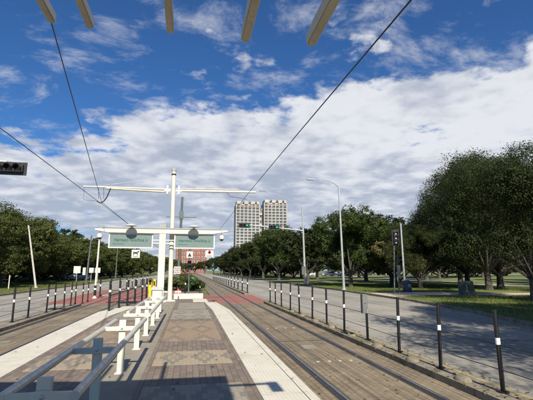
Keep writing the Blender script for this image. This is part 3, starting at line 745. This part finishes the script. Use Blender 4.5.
# signals by the park path
t = pole('traffic_signal', (15.75, 29.6, .1), (15.95, 29.6, 4.0), .055, .05, darkpole, 'black three light traffic signal on a thin post at the right kerb', 'traffic signal')
signal_head(t, (.32, -.1, 3.9), 3, False, sc_=.98, back=True, rz=R(-12))
t = pole('pedestrian_signal', (16.35, 29.9, .1), (16.35, 29.9, 2.3), .05, .045, darkpole, 'short pedestrian signal post with grey plate beside the three light signal', 'pedestrian signal')
signal_head(t, (0.05, -.1, 2.35), 2, False, plate=False, sc_=.9)
MB().box(-.14, .14, -.09, -.07, 1.25, 2.25).build('plate', greypaint, t)
t = pole('utility_pole', (19.6, 34.8, .1), (19.55, 34.8, 6.35), .10, .08, galv, 'plain pale pole standing by the waste bin at the park path', 'pole')
t = thing('waste_bin', (18.75, 32.9, .12), 'small rounded dark blue grey bin beside the pale pole on the path', 'bin')
MB().lathe((0, 0, 0), [(.34, 0), (.38, .1), (.38, .70), (.33, .76)], 18).build('body', worn('bin_blue', (.06, .075, .10), .5, .1, 3), t, smooth=True)
MB().lathe((0, 0, .76), [(.38, 0), (.36, .10), (.22, .22), (.05, .26)], 18).build('lid', MATS['bin_blue'], t, smooth=True)
MB().box(-.13, .13, -.40, -.37, .42, .66).build('placard', greypaint, t)
t = thing('utility_cabinet', (20.9, 27.9, .12), 'dark leaning utility box on the park path', 'utility box', rz=.35)
MB().add([(-.75, -.45, 0), (.75, -.45, 0), (.8, .45, 0), (-.8, .45, 0), (-.95, -.40, 1.22), (.40, -.40, 1.30), (.42, .42, 1.30), (-.95, .42, 1.22)],
         [(0, 3, 2, 1), (4, 5, 6, 7), (0, 1, 5, 4), (1, 2, 6, 5), (2, 3, 7, 6), (3, 0, 4, 7)]).build('body', darkpole, t, bevel=.05)
MB().box(-.9, .9, -.55, .55, -.01, .06).build('plinth', kerb_m, t)
MB().box(-.5, .3, -.475, -.42, .35, .95).build('door', blackp, t, bevel=.01)
t.scale = (.72, .8, .82)

# left side poles and signs
t = pole('utility_pole', (-16.15, 47.7, .1), (-17.5, 47.7, 6.75), .11, .08, woodpole, 'leaning pale pole before the left oaks', 'pole')
MB().box(-1.42, -1.28, -.05, .05, 6.6, 6.72).build('cap', woodpole, t)
t = pole('utility_pole', (-15.2, 65, .1), (-14.9, 65, 7.2), .15, .11, darkpole, 'thick green grey pole beside the small white signs', 'pole')
MB().box(-.55, -.15, -.12, .12, 1.2, 2.3).build('control_box', whiteb, t)
t = pole('camera_pole', (-6.6, 31, .0), (-6.55, 31, 4.15), .075, .06, white, 'slim cream pole with small camera head by the left red pavers', 'pole')
MB().lathe((.05, 0, 4.15), [(.10, 0), (.13, .1), (.05, .2)], 12).build('camera_head', whiteb, t)
MB().tube([(0, 0, .2), (.01, 0, .9)], .085, 12).build('sleeve', blackp, t)
MB().tube([(.005, 0, .6), (.007, 0, .72)], .09, 12).build('band', reflw, t)
t = pole('utility_pole', (-15.3, 90, .1), (-15.2, 90, 9.8), .13, .09, darkpole, 'distant dark pole seen below the left name sign', 'pole')
def road_sign(loc, w_, h_, zb, label, m=whiteb, posts=(0,), rz=0):
    s_ = thing('road_sign', loc, label, 'road sign', rz=rz)
    MB().box(-w_ / 2, w_ / 2, -.02, .0, zb, zb + h_).build('board', m, s_)
    for p in posts: MB().box(p - .03, p + .03, .0, .05, 0, zb + h_).build('post', galv, s_)
    return s_
road_sign((-15.3, 60, .1), .9, .95, 1.5, 'nearly square white sign on one post by the left street')
road_sign((-15.05, 69.5, .1), 1.7, .8, 1.5, 'wide white sign on two posts by the left street', posts=(-.5, .5))
road_sign((-17.6, 44.6, .1), .10, 1.3, .1, 'thin pale marker post on the left grass', posts=(0,), m=woodpole)
t = thing('low_wall', (-38, 70, .1), 'long low grey wall under the left oaks', 'wall')
MB().box(-16, 6, -.12, .12, 0, .72).build('wall', greypaint, t); MB().box(-16.1, 6.1, -.18, .18, .72, .80).build('coping', kerb_m, t)

# median furniture beyond the ramp
t = pole('grey_mast', (-1.15, 42, .1), (-1.0, 42, 9.5), .16, .11, darkpole, 'slim dark grey mast directly behind the white mast', 'mast')
MB().tube([(-1.4, 0, 7.3), (1.7, 0, 7.3)], .04, 8).build('cross_arm', darkpole, t)
MB().box(-.12, .32, -.15, .15, 7.1, 7.9).build('bracket', darkpole, t)
t = thing('crossing_sign', (-1.15, 39, .1), 'red and white four panel warning sign on the median post', 'warning sign')
MB().tube([(0, 0, 0), (0, 0, 2.3)], .04, 8).build('post', darkpole, t)
for ix in (0, 1):
    for iz in (0, 1):
        p = MB().box(-.30 + ix * .32, -.02 + ix * .32, -.06, -.04, 1.55 + iz * .36, 1.86 + iz * .36).build('panel', whiteb, t)
        MB().box(-.24 + ix * .32, -.08 + ix * .32, -.068, -.06, 1.66 + iz * .36, 1.75 + iz * .36).build('stripe', redp, p)
t = pole('rail_signal', (-.05, 36, .1), (-.05, 36, 3.9), .07, .06, darkpole, 'black rail signal with small white triangle board on the median', 'rail signal')
MB().box(-.27, .27, -.10, -.07, 2.95, 3.5).build('board', whiteb, t)
MB().add([(-.17, -.105, 3.05), (.17, -.105, 3.05), (0, -.105, 3.38), (-.17, -.101, 3.05), (.17, -.101, 3.05), (0, -.101, 3.38)], [(0, 1, 2), (3, 5, 4), (0, 3, 4, 1), (1, 4, 5, 2), (2, 5, 3, 0)]).build('symbol', blackink, t)
signal_head(t, (0, -.05, 2.0), 2, False, sc_=1.0, plate=False)
for i, (x, y, h_) in enumerate([(-.28, 30.5, 1.55)]):
    o = copy_tree(pr); del o['group']; o['label'] = 'taller black post in the middle of the ramp end'; o.location = (x, y, .06); o.scale = (1.3, 1.3, 1.25); o.rotation_euler = (0, 0, 0)
t = thing('fire_hydrant', (-.75, 29.6, .06), 'orange red hydrant beside the white ramp kerb', 'hydrant')
MB().lathe((0, 0, 0), [(.17, 0), (.17, .05), (.11, .08), (.11, .42), (.14, .44), (.13, .52), (.05, .60), (.03, .64)], 14).build('barrel', redp, t, smooth=True)
MB().tube([(-.2, 0, .33), (.2, 0, .33)], .05, 10).build('nozzle', redp, t)
o = MB().box(-2.0, -.5, 27.2, 27.26, .55, .65).build('barrier_board', whiteb); tag(o, 'low white barrier board at the ramp end', 'barrier')
o2 = MB().box(-1.3, -.9, 27.18, 27.198, .56, .64).build('red_panel', redp, o)
MB().box(-1.9, -1.84, 27.20, 27.26, .06, .55).build('leg', whiteb, o); MB().box(-.7, -.64, 27.20, 27.26, .06, .55).build('leg', whiteb, o)
t = thing('green_bin', (.33, 40.5, .1), 'small round green container among the median shrubs', 'container')
MB().lathe((0, 0, 0), [(.22, 0), (.30, .2), (.30, .95), (.22, 1.12)], 14).build('body', greenp, t, smooth=True)
MB().lathe((0, 0, 1.12), [(.24, 0), (.20, .08), (.05, .12)], 14).build('lid', greenp, t, smooth=True)

# ------------------------------------------------------------------ buildings far off
def tower(x0, x1, y0, depth, z1, label, nb, nfl, rz=0):
    t = thing('apartment_tower', ((x0 + x1) / 2, y0, 0), label, 'tower', rz=rz)
    w_ = (x1 - x0) / 2
    MB().box(-w_, w_, 0, depth, 0, z1).build('wall', tower_m, t)
    bw = 2 * w_ / nb; fh = z1 / nfl
    # window openings of the whole front, one mesh per bay column; piers and floor slabs stand proud
    win = None; rest = MB(); made = 0
    for f in reversed(range(nfl - 1)):
        for b in range(nb):
            x_, z_ = -w_ + (b + .5) * bw, fh * f
            if made < 100:
                if win is None: o = win = MB().box(-bw * .34, bw * .34, -.12, -.02, fh * .22, fh * .94).build('window', towerglass, t)
                else: o = win.copy(); COL.objects.link(o)
                o.location = (x_, 0, z_); made += 1
            else: rest.box(x_ - bw * .28, x_ + bw * .28, -.12, -.02, z_ + fh * .30, z_ + fh * .92)
    if rest.v: tag(rest.build('lower_windows', towerglass, t), kind='stuff')
    sl = None
    for f in range(1, nfl):
        if sl is None: o = sl = MB().box(-w_ - .2, w_ + .2, -1.0, -.13, -.25, .30).build('balcony_slab', tower_m, t)
        else: o = sl.copy(); COL.objects.link(o)
        o.location = (0, 0, fh * f)
    for b in range(nb + 1):
        MB().box(-w_ + b * bw - .4, -w_ + b * bw + .4, -1.25, -1.003, 0, z1).build('pier', tower_m, t)
    for a_, b_ in ((.02, .22), (.34, .50), (.62, .80), (.88, .98)): MB().box(-w_ + 2 * w_ * a_, -w_ + 2 * w_ * b_, -1.2, depth * .7, z1 + .01, z1 + 3.2).build('roof_block', tower_m, t)
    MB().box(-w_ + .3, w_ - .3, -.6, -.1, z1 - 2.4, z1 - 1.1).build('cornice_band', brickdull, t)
    return t
tower(46.5, 71.5, 420, 20, 72, 'left of the two pale apartment towers behind the trees', 6, 22)
tower(77.5, 102.5, 424, 20, 75, 'right and slightly taller pale apartment tower behind the trees', 6, 23)
t = thing('link_block', (74.5, 432, 0), 'dark recessed block joining the two apartment towers', 'building')
MB().box(-2.95, 2.95, 0, 9, 0, 70).build('wall', towerdark, t)
for i, z in enumerate(range(8, 68, 6)): MB().box(-2.9, 1.0 + (i % 2), -1.6, -.02, z, z + 2.6).build('balcony', tower_m, t)
t = thing('brick_building', (0.5, 330, 0), 'red brick apartment block at the end of the tracks', 'building')
MB().box(-12, 12.5, 0, 16, 0, 21).build('wall', brickb, t)
for c_ in range(6):
    for f in range(6):
        wn_ = MB().box(-10.6 + c_ * 3.9, -8.6 + c_ * 3.9, -.15, -.02, 1.4 + f * 3.35, 3.2 + f * 3.35).build('window', tower_m, t)
        MB().box(-10.35 + c_ * 3.9, -8.85 + c_ * 3.9, -.22, -.16, 1.6 + f * 3.35, 3.0 + f * 3.35).build('pane', towerglass, wn_)
MB().box(-12.3, 12.8, -.3, 16.3, 21.01, 21.8).build('parapet', tower_m, t)

# ------------------------------------------------------------------ trees
def crown_mesh(name, H, Rr, z0, n_leaf, leaf, seed, m, lobes=20, flat=.62, ragged=1.0):
    r = np.random.RandomState(seed)
    zc_ = z0 + (H - z0) * .42
    cs = []; rs = []
    for i in range(lobes):
        a = 2 * math.pi * (i * .618 + r.uniform(-.09, .09)); q = math.sqrt((i + .5) / lobes) * r.uniform(.86, 1.10)
        rad = Rr * .80 * q
        up = math.sqrt(max(0.03, 1 - min(q, 1) ** 2 * .95))
        z = zc_ + (H - zc_ - Rr * .16) * up * r.uniform(.50, 1.05) if i % 3 else z0 + Rr * .12 + (zc_ - z0) * r.uniform(.0, .95)
        cs.append((rad * math.cos(a), rad * math.sin(a), z)); rs.append(Rr * (r.uniform(.11, .25) if r.rand() < .72 else r.uniform(.24, .34)))
    cs = np.array(cs); rs = np.array(rs)
    # twigs: points on the lobes' shells; leaves cluster round each twig
    per = 26
    nt_ = n_leaf // per
    li = r.choice(lobes, nt_, p=rs ** 2 / np.sum(rs ** 2))
    d = r.normal(size=(nt_, 3)); d /= np.linalg.norm(d, axis=1)[:, None]
    rad = rs[li] * (r.uniform(.35, 1.0, nt_) ** .5) * np.where(r.rand(nt_) < .14 * ragged, r.uniform(1.02, 1.24, nt_), 1)
    tw = cs[li] + d * rad[:, None] * np.array([1, 1, flat + .18])
    tw[:, 2] = np.maximum(tw[:, 2], z0 * .82 + r.uniform(0, .5, nt_))
    c = np.repeat(tw, per, axis=0) + r.normal(size=(nt_ * per, 3)) * np.array([.185, .185, .13]) * (Rr / 6) ** .4
    n = len(c)
    out = c - cs[np.repeat(li, per)]; out /= (np.linalg.norm(out, axis=1)[:, None] + 1e-6)
    nn = out * .95 + np.array([0, 0, .35]) + r.normal(size=(n, 3)) * .50; nn /= np.linalg.norm(nn, axis=1)[:, None]
    a = np.cross(nn, r.normal(size=(n, 3))); a /= np.linalg.norm(a, axis=1)[:, None]
    b = np.cross(nn, a)
    s = (leaf * r.uniform(.6, 1.3, n))[:, None]
    a = a * s; b = b * s * .55
    V = np.empty((n, 4, 3)); V[:, 0] = c - a; V[:, 1] = c + b; V[:, 2] = c + a; V[:, 3] = c - b
    me = bpy.data.meshes.new(name)
    me.vertices.add(n * 4); me.vertices.foreach_set('co', V.reshape(-1).astype(np.float32))
    me.loops.add(n * 4); me.loops.foreach_set('vertex_index', np.arange(n * 4, dtype=np.int32))
    me.polygons.add(n); me.polygons.foreach_set('loop_start', np.arange(0, n * 4, 4, dtype=np.int32)); me.polygons.foreach_set('loop_total', np.full(n, 4, np.int32))
    me.update(calc_edges=True); me.materials.append(m)
    return me, cs, rs
def tree_proto(H, Rr, z0, n_leaf, leaf, seed, m, name='oak_tree', tr=.30, lean=0.0, fork=None, lobes=20, ragged=1.0, flat=.62):
    t = thing(name, (0, 0, 0), 'x', 'tree')
    me, cs, rs = crown_mesh('crown', H, Rr, z0, n_leaf, leaf, seed, m, lobes, flat, ragged)
    o = bpy.data.objects.new('crown', me); COL.objects.link(o); o.parent = t
    r = random.Random(seed); fork = fork or z0 * .62
    mb = MB()
    fx, fy = lean * fork, lean * .3 * fork
    mb.tube([(0, 0, -.15), (0.02, 0, .15), (fx * .5 + .03, fy * .5, fork * .5), (fx, fy, fork)], [tr * 1.55, tr * 1.15, tr * .95, tr * .9], 10)
    for i in range(0, len(cs), 3):
        c = cs[i]; mid = (fx + (c[0] - fx) * .42 + r.uniform(-.3, .3), fy + (c[1] - fy) * .42 + r.uniform(-.3, .3), fork + (c[2] - fork) * .38)
        q = r.uniform(.36, .55)
        mb.tube([(fx, fy, fork - .2), ((fx + mid[0]) / 2 + r.uniform(-.12, .12), (fy + mid[1]) / 2, (fork + mid[2]) / 2 - .05), mid, (mid[0] * .4 + c[0] * .6, mid[1] * .4 + c[1] * .6, mid[2] * .4 + c[2] * .6 + .1), tuple(c)],
                [tr * q, tr * q * .85, tr * q * .62, tr * q * .4, tr * q * .12], 6)
    mb.build('trunk', bark, t, smooth=True)
    return t
protos = {}
protos['A'] = tree_proto(9.6, 6.9, 2.3, 130000, .056, 3, leaf_dark, tr=.30, lobes=50, ragged=1.3)
protos['B'] = tree_proto(9.9, 6.2, 2.4, 115000, .058, 11, leaf_dark, tr=.28, ragged=1.3, lean=.10, lobes=40)
protos['C'] = tree_proto(11.5, 7.0, 3.0, 42000, .125, 23, leaf_mid, tr=.34, lobes=38)
protos['D'] = tree_proto(10.0, 6.2, 2.8, 24000, .16, 37, leaf_dark, tr=.30, lobes=34)
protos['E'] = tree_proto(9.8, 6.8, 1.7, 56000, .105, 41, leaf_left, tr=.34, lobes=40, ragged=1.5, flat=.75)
protos['F'] = tree_proto(6.0, 3.4, 1.7, 14000, .10, 53, leaf_yel, tr=.16, lobes=14, ragged=2, name='park_tree')
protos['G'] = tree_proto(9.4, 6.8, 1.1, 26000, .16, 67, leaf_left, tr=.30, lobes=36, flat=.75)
protos['H'] = tree_proto(10.0, 8.0, .7, 24000, .22, 71, leaf_dark, tr=.3, lobes=26, flat=.8)
used = set()
def put(k, x, y, s, label, group=None, zs=1.0, rz=None, z=.1):
    p = protos[k]
    o = p if k not in used else copy_tree(p)
    used.add(k)
    o.location = (x, y, z); o.scale = (s, s, s * zs); o.rotation_euler.z = rz if rz is not None else random.Random(int(x * 31 + y * 7)).uniform(0, 6.28)
    o['label'] = label
    if group: o['group'] = group
    return o
# near right
put('A', 20.9, 21.7, .86, 'big dark live oak whose trunk stands at the right edge of the photo', zs=1.22, rz=.9)
put('B', 28.2, 34.5, 1.08, 'tall dark oak behind the utility box, trunks rising together', rz=1.0, zs=1.24)
put('A', 31.2, 36.5, 1.10, 'dark oak with a stout trunk between utility box and right edge', rz=3.2)
put('B', 31.5, 42, 1.05, 'dark oak with a leaning trunk right of the utility box', rz=.2)
put('B', 23.5, 38.5, .74, 'small dark oak just left of the utility box, over the path', rz=2.5)
put('F', 24.5, 40.5, 1.02, 'yellowing small tree with bent trunk beyond the path', zs=.95)
put('F', 21.8, 39.5, .95, 'yellowish small tree left of the bent trunk one')
put('C', 23.4, 44.5, .66, 'round topped green tree behind the pale utility pole', rz=.4)
put('C', 20.5, 50, .62, 'bushy green tree left of the pale utility pole', rz=2.2)
put('D', 38, 52, 1.1, 'dark oak deep in the park behind the right oaks')
put('D', 29.5, 55, 1.0, 'dark oak deep in the park behind the yellowing trees')
# roadside row on the right
row = [(17.9, 43.5, 'C', .72), (17.5, 59, 'D', .86), (17.2, 78, 'C', .95), (17.3, 96, 'D', 1.03), (17, 115, 'D', 1.0), (17, 135, 'D', 1.0), (17, 154, 'D', 1.0), (17, 177, 'D', .95), (17, 200, 'D', .95), (17, 225, 'D', .95)]
lab = ['large roadside oak right of the street lamp with thick dark trunk', 'roadside oak behind the signal mast on the right', 'broad roadside oak below the signal mast arm', 'roadside oak under the apartment towers, fourth of the right row']
for i, (x, y, k_, s) in enumerate(row):
    put(k_, x, y, s, zs=1.13 if i == 0 else 1.0, label= lab[i] if i < 4 else 'small distant oak in the right roadside row, %s from the camera' % ORD[i], group='oaks in the row along the right street')
back = [(30, 66, 'D', 1.05), (27, 84, 'D', 1.1), (29, 104, 'D', 1.1), (44, 70, 'C', 1.05), (40, 92, 'D', 1.2), (56, 84, 'D', 1.1), (30, 128, 'D', 1.1), (48, 122, 'C', 1.1), (66, 110, 'D', 1.2), (27, 150, 'D', 1.1), (30, 180, 'D', 1.1), (44, 165, 'C', 1.2), (62, 145, 'D', 1.2), (84, 130, 'C', 1.2), (80, 100, 'D', 1.2), (64, 62, 'C', 1.1), (54, 48, 'D', 1.1), (48, 36, 'D', 1.1), (104, 120, 'D', 1.3), (110, 90, 'D', 1.3)]
for i, (x, y, k_, s) in enumerate(back):
    put(k_, x, y, s, 'park tree among the crowded trees behind the right roadside row', 'crowded park trees behind the right roadside row', zs=.9)
# left row
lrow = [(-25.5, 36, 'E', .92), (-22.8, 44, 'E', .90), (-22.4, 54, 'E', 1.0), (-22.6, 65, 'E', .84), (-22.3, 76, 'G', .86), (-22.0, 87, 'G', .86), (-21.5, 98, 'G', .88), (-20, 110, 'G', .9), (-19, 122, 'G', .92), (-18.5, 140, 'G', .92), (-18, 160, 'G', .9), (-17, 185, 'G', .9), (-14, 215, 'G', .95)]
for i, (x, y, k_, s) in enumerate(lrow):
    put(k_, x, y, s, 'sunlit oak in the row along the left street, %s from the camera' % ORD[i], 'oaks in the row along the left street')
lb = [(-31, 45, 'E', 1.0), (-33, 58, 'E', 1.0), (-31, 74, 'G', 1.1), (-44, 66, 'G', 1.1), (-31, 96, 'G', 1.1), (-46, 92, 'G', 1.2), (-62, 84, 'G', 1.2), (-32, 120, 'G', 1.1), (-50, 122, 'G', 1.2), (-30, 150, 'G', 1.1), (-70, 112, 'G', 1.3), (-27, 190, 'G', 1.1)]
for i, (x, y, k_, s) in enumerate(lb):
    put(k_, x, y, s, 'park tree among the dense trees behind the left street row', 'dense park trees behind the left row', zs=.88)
# closing the view at the far end of the tracks
for i, (x, y, s) in enumerate([(-9, 250, .9), (-3, 262, .7), (3, 258, .66), (9, 250, .8), (15, 262, 1), (-16, 258, 1.05), (22, 270, 1.1), (-24, 268, 1.1)]):
    put('D' if x > 0 else 'G', x, y, s, 'distant tree closing the view at the end of the tracks', 'distant trees at the end of the tracks')
# oaks beside and behind the camera whose shade falls on the right street
put('B', 15.0, 6.0, .76, 'oak beside the camera shading the right street, outside the picture', rz=.7, zs=1.55)
put('A', 12.6, -4.0, 1.08, 'oak behind the camera at the right, outside the picture', rz=1.9)
put('A', 19.6, 8.0, .86, 'oak right of the camera between the street and lawn, outside the picture', rz=3.1)
put('A', 24.5, 13.0, .92, 'oak right of the camera shading the lawn, outside the picture', rz=4.1)
put('B', 33, 19.5, .95, 'oak beyond the right edge of the picture, shading the lawn', rz=5.1)
put('B', 12.3, .6, 1.12, 'large oak at the kerb right of the camera, outside the picture', rz=3.6)
put('B', 21.5, 0.0, 1.0, 'second row oak right of the camera, outside the picture', rz=5.6)
# distant woods closing the park
rr = random.Random(77)
wood = [(-28.5 - rr.uniform(0, 2.5), 66 + 9.5 * i) for i in range(15)] + [(23.5 + rr.uniform(0, 3), 100 + 11 * i) for i in range(11)] + [(42 + 11 * i, 96 + rr.uniform(-5, 5)) for i in range(4)] + [(-37 - rr.uniform(0, 5), 58 + 11 * i) for i in range(13)] + [(-50 - 10 * i, 104 + rr.uniform(-6, 6)) for i in range(9)] + [(-30 - 11 * i, 215 + rr.uniform(-10, 10)) for i in range(10)] + \
       [(26 + 9.5 * i, 172 + rr.uniform(-6, 6)) for i in range(10)] + [(80 + 9 * i, 118 + rr.uniform(-5, 5)) for i in range(9)] + [(26 + rr.uniform(-1, 4), 196 + 18 * i) for i in range(6)] + \
       [(118 + rr.uniform(-3, 3), 40 + 11 * i) for i in range(6)]
for i, (x, y) in enumerate(wood):
    put('H', x, y, rr.uniform(.85, 1.15), 'bushy far off tree in the wood behind the park lawns', 'far off trees closing the park', zs=rr.uniform(.8, 1.05))

# grass blades, weeds and fallen leaves
def scatter(name, pts, hgt, wid, m, seed, flat=False, label=None, cat=None):
    r = np.random.RandomState(seed); n = len(pts); pts = np.array(pts)
    a_ = r.uniform(0, 6.283, n); u_ = np.stack([np.cos(a_), np.sin(a_), np.zeros(n)], 1)
    h_ = (hgt * r.uniform(.5, 1.3, n))[:, None]; w__ = (wid * r.uniform(.6, 1.3, n))[:, None]
    V = np.empty((n, 4, 3))
    if flat:
        v_ = np.stack([-np.sin(a_), np.cos(a_), r.uniform(-.3, .5, n)], 1)
        V[:, 0] = pts - u_ * w__; V[:, 1] = pts + v_ * h_ * .5; V[:, 2] = pts + u_ * w__; V[:, 3] = pts - v_ * h_ * .5
        V[:, :, 2] += .012
    else:
        ln = np.stack([r.normal(size=n) * .35, r.normal(size=n) * .35, np.ones(n)], 1) * h_
        V[:, 0] = pts - u_ * w__; V[:, 1] = pts + u_ * w__; V[:, 2] = pts + u_ * w__ * .3 + ln; V[:, 3] = pts - u_ * w__ * .3 + ln
    me = bpy.data.meshes.new(name); me.vertices.add(n * 4); me.vertices.foreach_set('co', V.reshape(-1).astype(np.float32))
    me.loops.add(n * 4); me.loops.foreach_set('vertex_index', np.arange(n * 4, dtype=np.int32))
    me.polygons.add(n); me.polygons.foreach_set('loop_start', np.arange(0, n * 4, 4, dtype=np.int32)); me.polygons.foreach_set('loop_total', np.full(n, 4, np.int32))
    me.update(calc_edges=True); me.materials.append(m); o = bpy.data.objects.new(name, me); COL.objects.link(o)
    return tag(o, label, cat, kind='stuff')
q = np.random.RandomState(8)
gp = []
while len(gp) < 70000:
    x, y = q.uniform(11.5, 34), q.uniform(9, 52)
    if y > 26.2 and y < 32.8 and x > 14: continue
    kx = np.interp(y, [p[1] for p in RK], [p[0] for p in RK]) + .2
    if x > kx: gp.append((x, y, .113))
scatter('grass', gp, .085, .012, leafmat('grass_blades', (.07, .11, .024), (.17, .20, .05)), 1, label='short uneven grass blades on the right lawn', cat='grass')
gp = [(q.uniform(-26, -14.7), q.uniform(30, 70), .117) for _ in range(26000)]
scatter('grass', gp, .09, .016, MATS['grass_blades'], 2, label='patchy grass blades on the left verge', cat='grass')
wp = []
for _ in range(150):
    side = q.rand(); y = q.uniform(4, 24.5)
    cx = 4.47 if side < .35 else (4.985 if side < .75 else -6.75)
    for _k in range(q.randint(3, 12)): wp.append((cx + q.normal() * .02, y + q.normal() * .06, .0 if cx != 4.47 else .10))
scatter('weeds', wp, .07, .007, MATS['grass_blades'], 3, label='small weeds growing in the kerb joints', cat='weeds')
lm = leafmat('fallen_leaves', (.10, .06, .03), (.26, .17, .08))
fl = [(np.interp(y, [p[1] for p in RK], [p[0] for p in RK]) - abs(q.normal()) * .5, y, .002) for y in q.uniform(6, 60, 1500)]
fl += [(5.0 + abs(q.normal()) * .22, y, .002) for y in q.uniform(3, 25, 900)] + [(4.72 + q.normal() * .13, y, .117) for y in q.uniform(3, 25, 500)]
fl += [(q.uniform(12.5, 32), q.uniform(10, 45), .15) for _ in range(3500)] + [(q.uniform(-26, -14.8), q.uniform(30, 66), .15) for _ in range(3000)]
fl += [(-14.3 + abs(q.normal()) * .5, y, .002) for y in q.uniform(18, 60, 900)] + [(q.uniform(-3.4, 1.6), q.uniform(3, 22), .357) for _ in range(90)] + [(q.uniform(1.7, 4.4), q.uniform(3, 24), .004) for _ in range(160)]
scatter('fallen_leaves', fl, .05, .028, lm, 4, True, label='dry brown leaves fallen along the kerbs and lawns', cat='leaves')

# shrubs on the median
def shrub_mesh(seed, m, n=5200):
    me, cs, rs = crown_mesh('foliage', 1.1, .8, .12, n, .055, seed, m, 9, .7, 1.5)
    return me
sm = [shrub_mesh(5, leaf_mid), shrub_mesh(9, leaf_left), shrub_mesh(12, leaf_yel)]
sp = [(-1.9, 38.5), (-.75, 37.8), (.55, 38.6), (-1.5, 40.4), (-.3, 40.8), (.7, 42.3), (-1.9, 43), (-.8, 44), (.4, 45.5), (-1.6, 47), (-.4, 49), (.6, 51.5), (-1.2, 54), (.2, 58), (-1.0, 63), (.3, 70), (-1.1, 78), (.0, 88)]
for i, (x, y) in enumerate(sp):
    o = bpy.data.objects.new('shrub', sm[[0, 1, 0, 1, 2][i % 5]]); COL.objects.link(o); o.location = (x, y, .08); s = rng.uniform(.85, 1.25); o.scale = (s, s, s * rng.uniform(.8, 1.05)); o.rotation_euler.z = rng.uniform(0, 6)
    tag(o, 'low shrub in the planted median between the two tracks', 'shrub', 'shrubs in the median planting bed')

# ------------------------------------------------------------------ cars
def car_proto(m, kind):
    t = thing('parked_car', (0, 0, 0), 'x', 'car')
    L, W = 4.6, .9
    H = 1.45 if kind == 'sedan' else 1.75
    side = [(-2.3, .35), (-2.3, .75), (-2.1, .92), (-1.25, 1.0)] + ([(-.65, H - .05), (.55, H), (1.35, 1.05)] if kind == 'sedan' else [(-.75, H - .06), (1.75, H), (2.1, 1.1)]) + [(2.25, .95), (2.3, .4), (1.9, .28), (-1.9, .28)]
    def prism_side(pts, y0, y1, inset=0):
        n = len(pts); vs = [(x, y0 + (inset if z > 1.02 else 0), z) for x, z in pts] + [(x, y1 - (inset if z > 1.02 else 0), z) for x, z in pts]
        return MB().add(vs, [tuple(range(n)), tuple(range(2 * n - 1, n - 1, -1))] + [(i, n + i, n + (i + 1) % n, (i + 1) % n) for i in range(n)])
    prism_side(side, -W, W, .16).build('body', m, t, bevel=.05)
    if kind == 'sedan': wp = [(-1.05, 1.02), (-.58, H - .12), (.50, H - .08), (1.15, 1.05)]
    else: wp = [(-1.1, 1.04), (-.68, H - .16), (1.65, H - .1), (1.95, 1.1)]
    for y in (-1, 1):
        vs = [(x, y * (W - .16 * (1 if z > 1.1 else .15) + .012), z) for x, z in wp]
        MB().add(vs, [(0, 1, 2, 3)]).build('window', glass, t)
    for x in (-1.4, 1.4):
        for y in (-W + .02, W - .02):
            wl = MB().lathe((0, 0, -.1), [(.33, 0), (.34, .04), (.34, .16), (.33, .2)], 18).build('wheel', rubber, t, smooth=True); wl.rotation_euler = (R(90), 0, 0); wl.location = (x, y, .33)
            h = MB().lathe((0, 0, -.112), [(.19, 0), (.19, .224)], 12).build('rim', galv, wl)
    for y in (-.62, .62):
        MB().box(-2.33, -2.27, y - .16, y + .16, .66, .8).build('headlight', lensw, t)
    return t
cw, cg, ck, cb = carpaint('car_white', (.75, .75, .74)), carpaint('car_silver', (.42, .43, .44)), carpaint('car_black', (.02, .02, .022)), carpaint('car_red', (.30, .03, .03))
C = {'w': car_proto(cw, 'suv'), 's': car_proto(cg, 'sedan'), 'v': car_proto(cw, 'sedan'), 'k': car_proto(ck, 'suv')}
cu_ = set()
cars = [('w', -39.5, 83.5, 0, 'white car parked beyond the left oaks at the photo edge'), ('s', -21, 83.5, 0, 'silver car behind the left oaks near the white signs'),
        ('w', 45, 128.5, .05, 'white car in the park street, leftmost of those beyond the right trees'), ('v', 51, 130, .05, 'white sedan in the park street beyond the signal mast'),
        ('s', 57.5, 152.5, 0, 'silver sedan on the far park street behind the trees'), ('v', 64, 152.8, 0, 'white sedan parked next to a silver one far in the park'),
        ('k', 70.5, 153, 0, 'black car parked on the far park street'), ('w', 77, 153, 0, 'white car right of the black one on the far park street'), ('s', 38, 128, .05, 'silver car near the start of the park street')]
for k_, x, y, rz, lb_ in cars:
    o = C[k_] if k_ not in cu_ else copy_tree(C[k_]); cu_.add(k_)
    o.location = (x, y, .124); o.rotation_euler.z = rz; o['label'] = lb_; o['group'] = 'cars parked far off in the park'
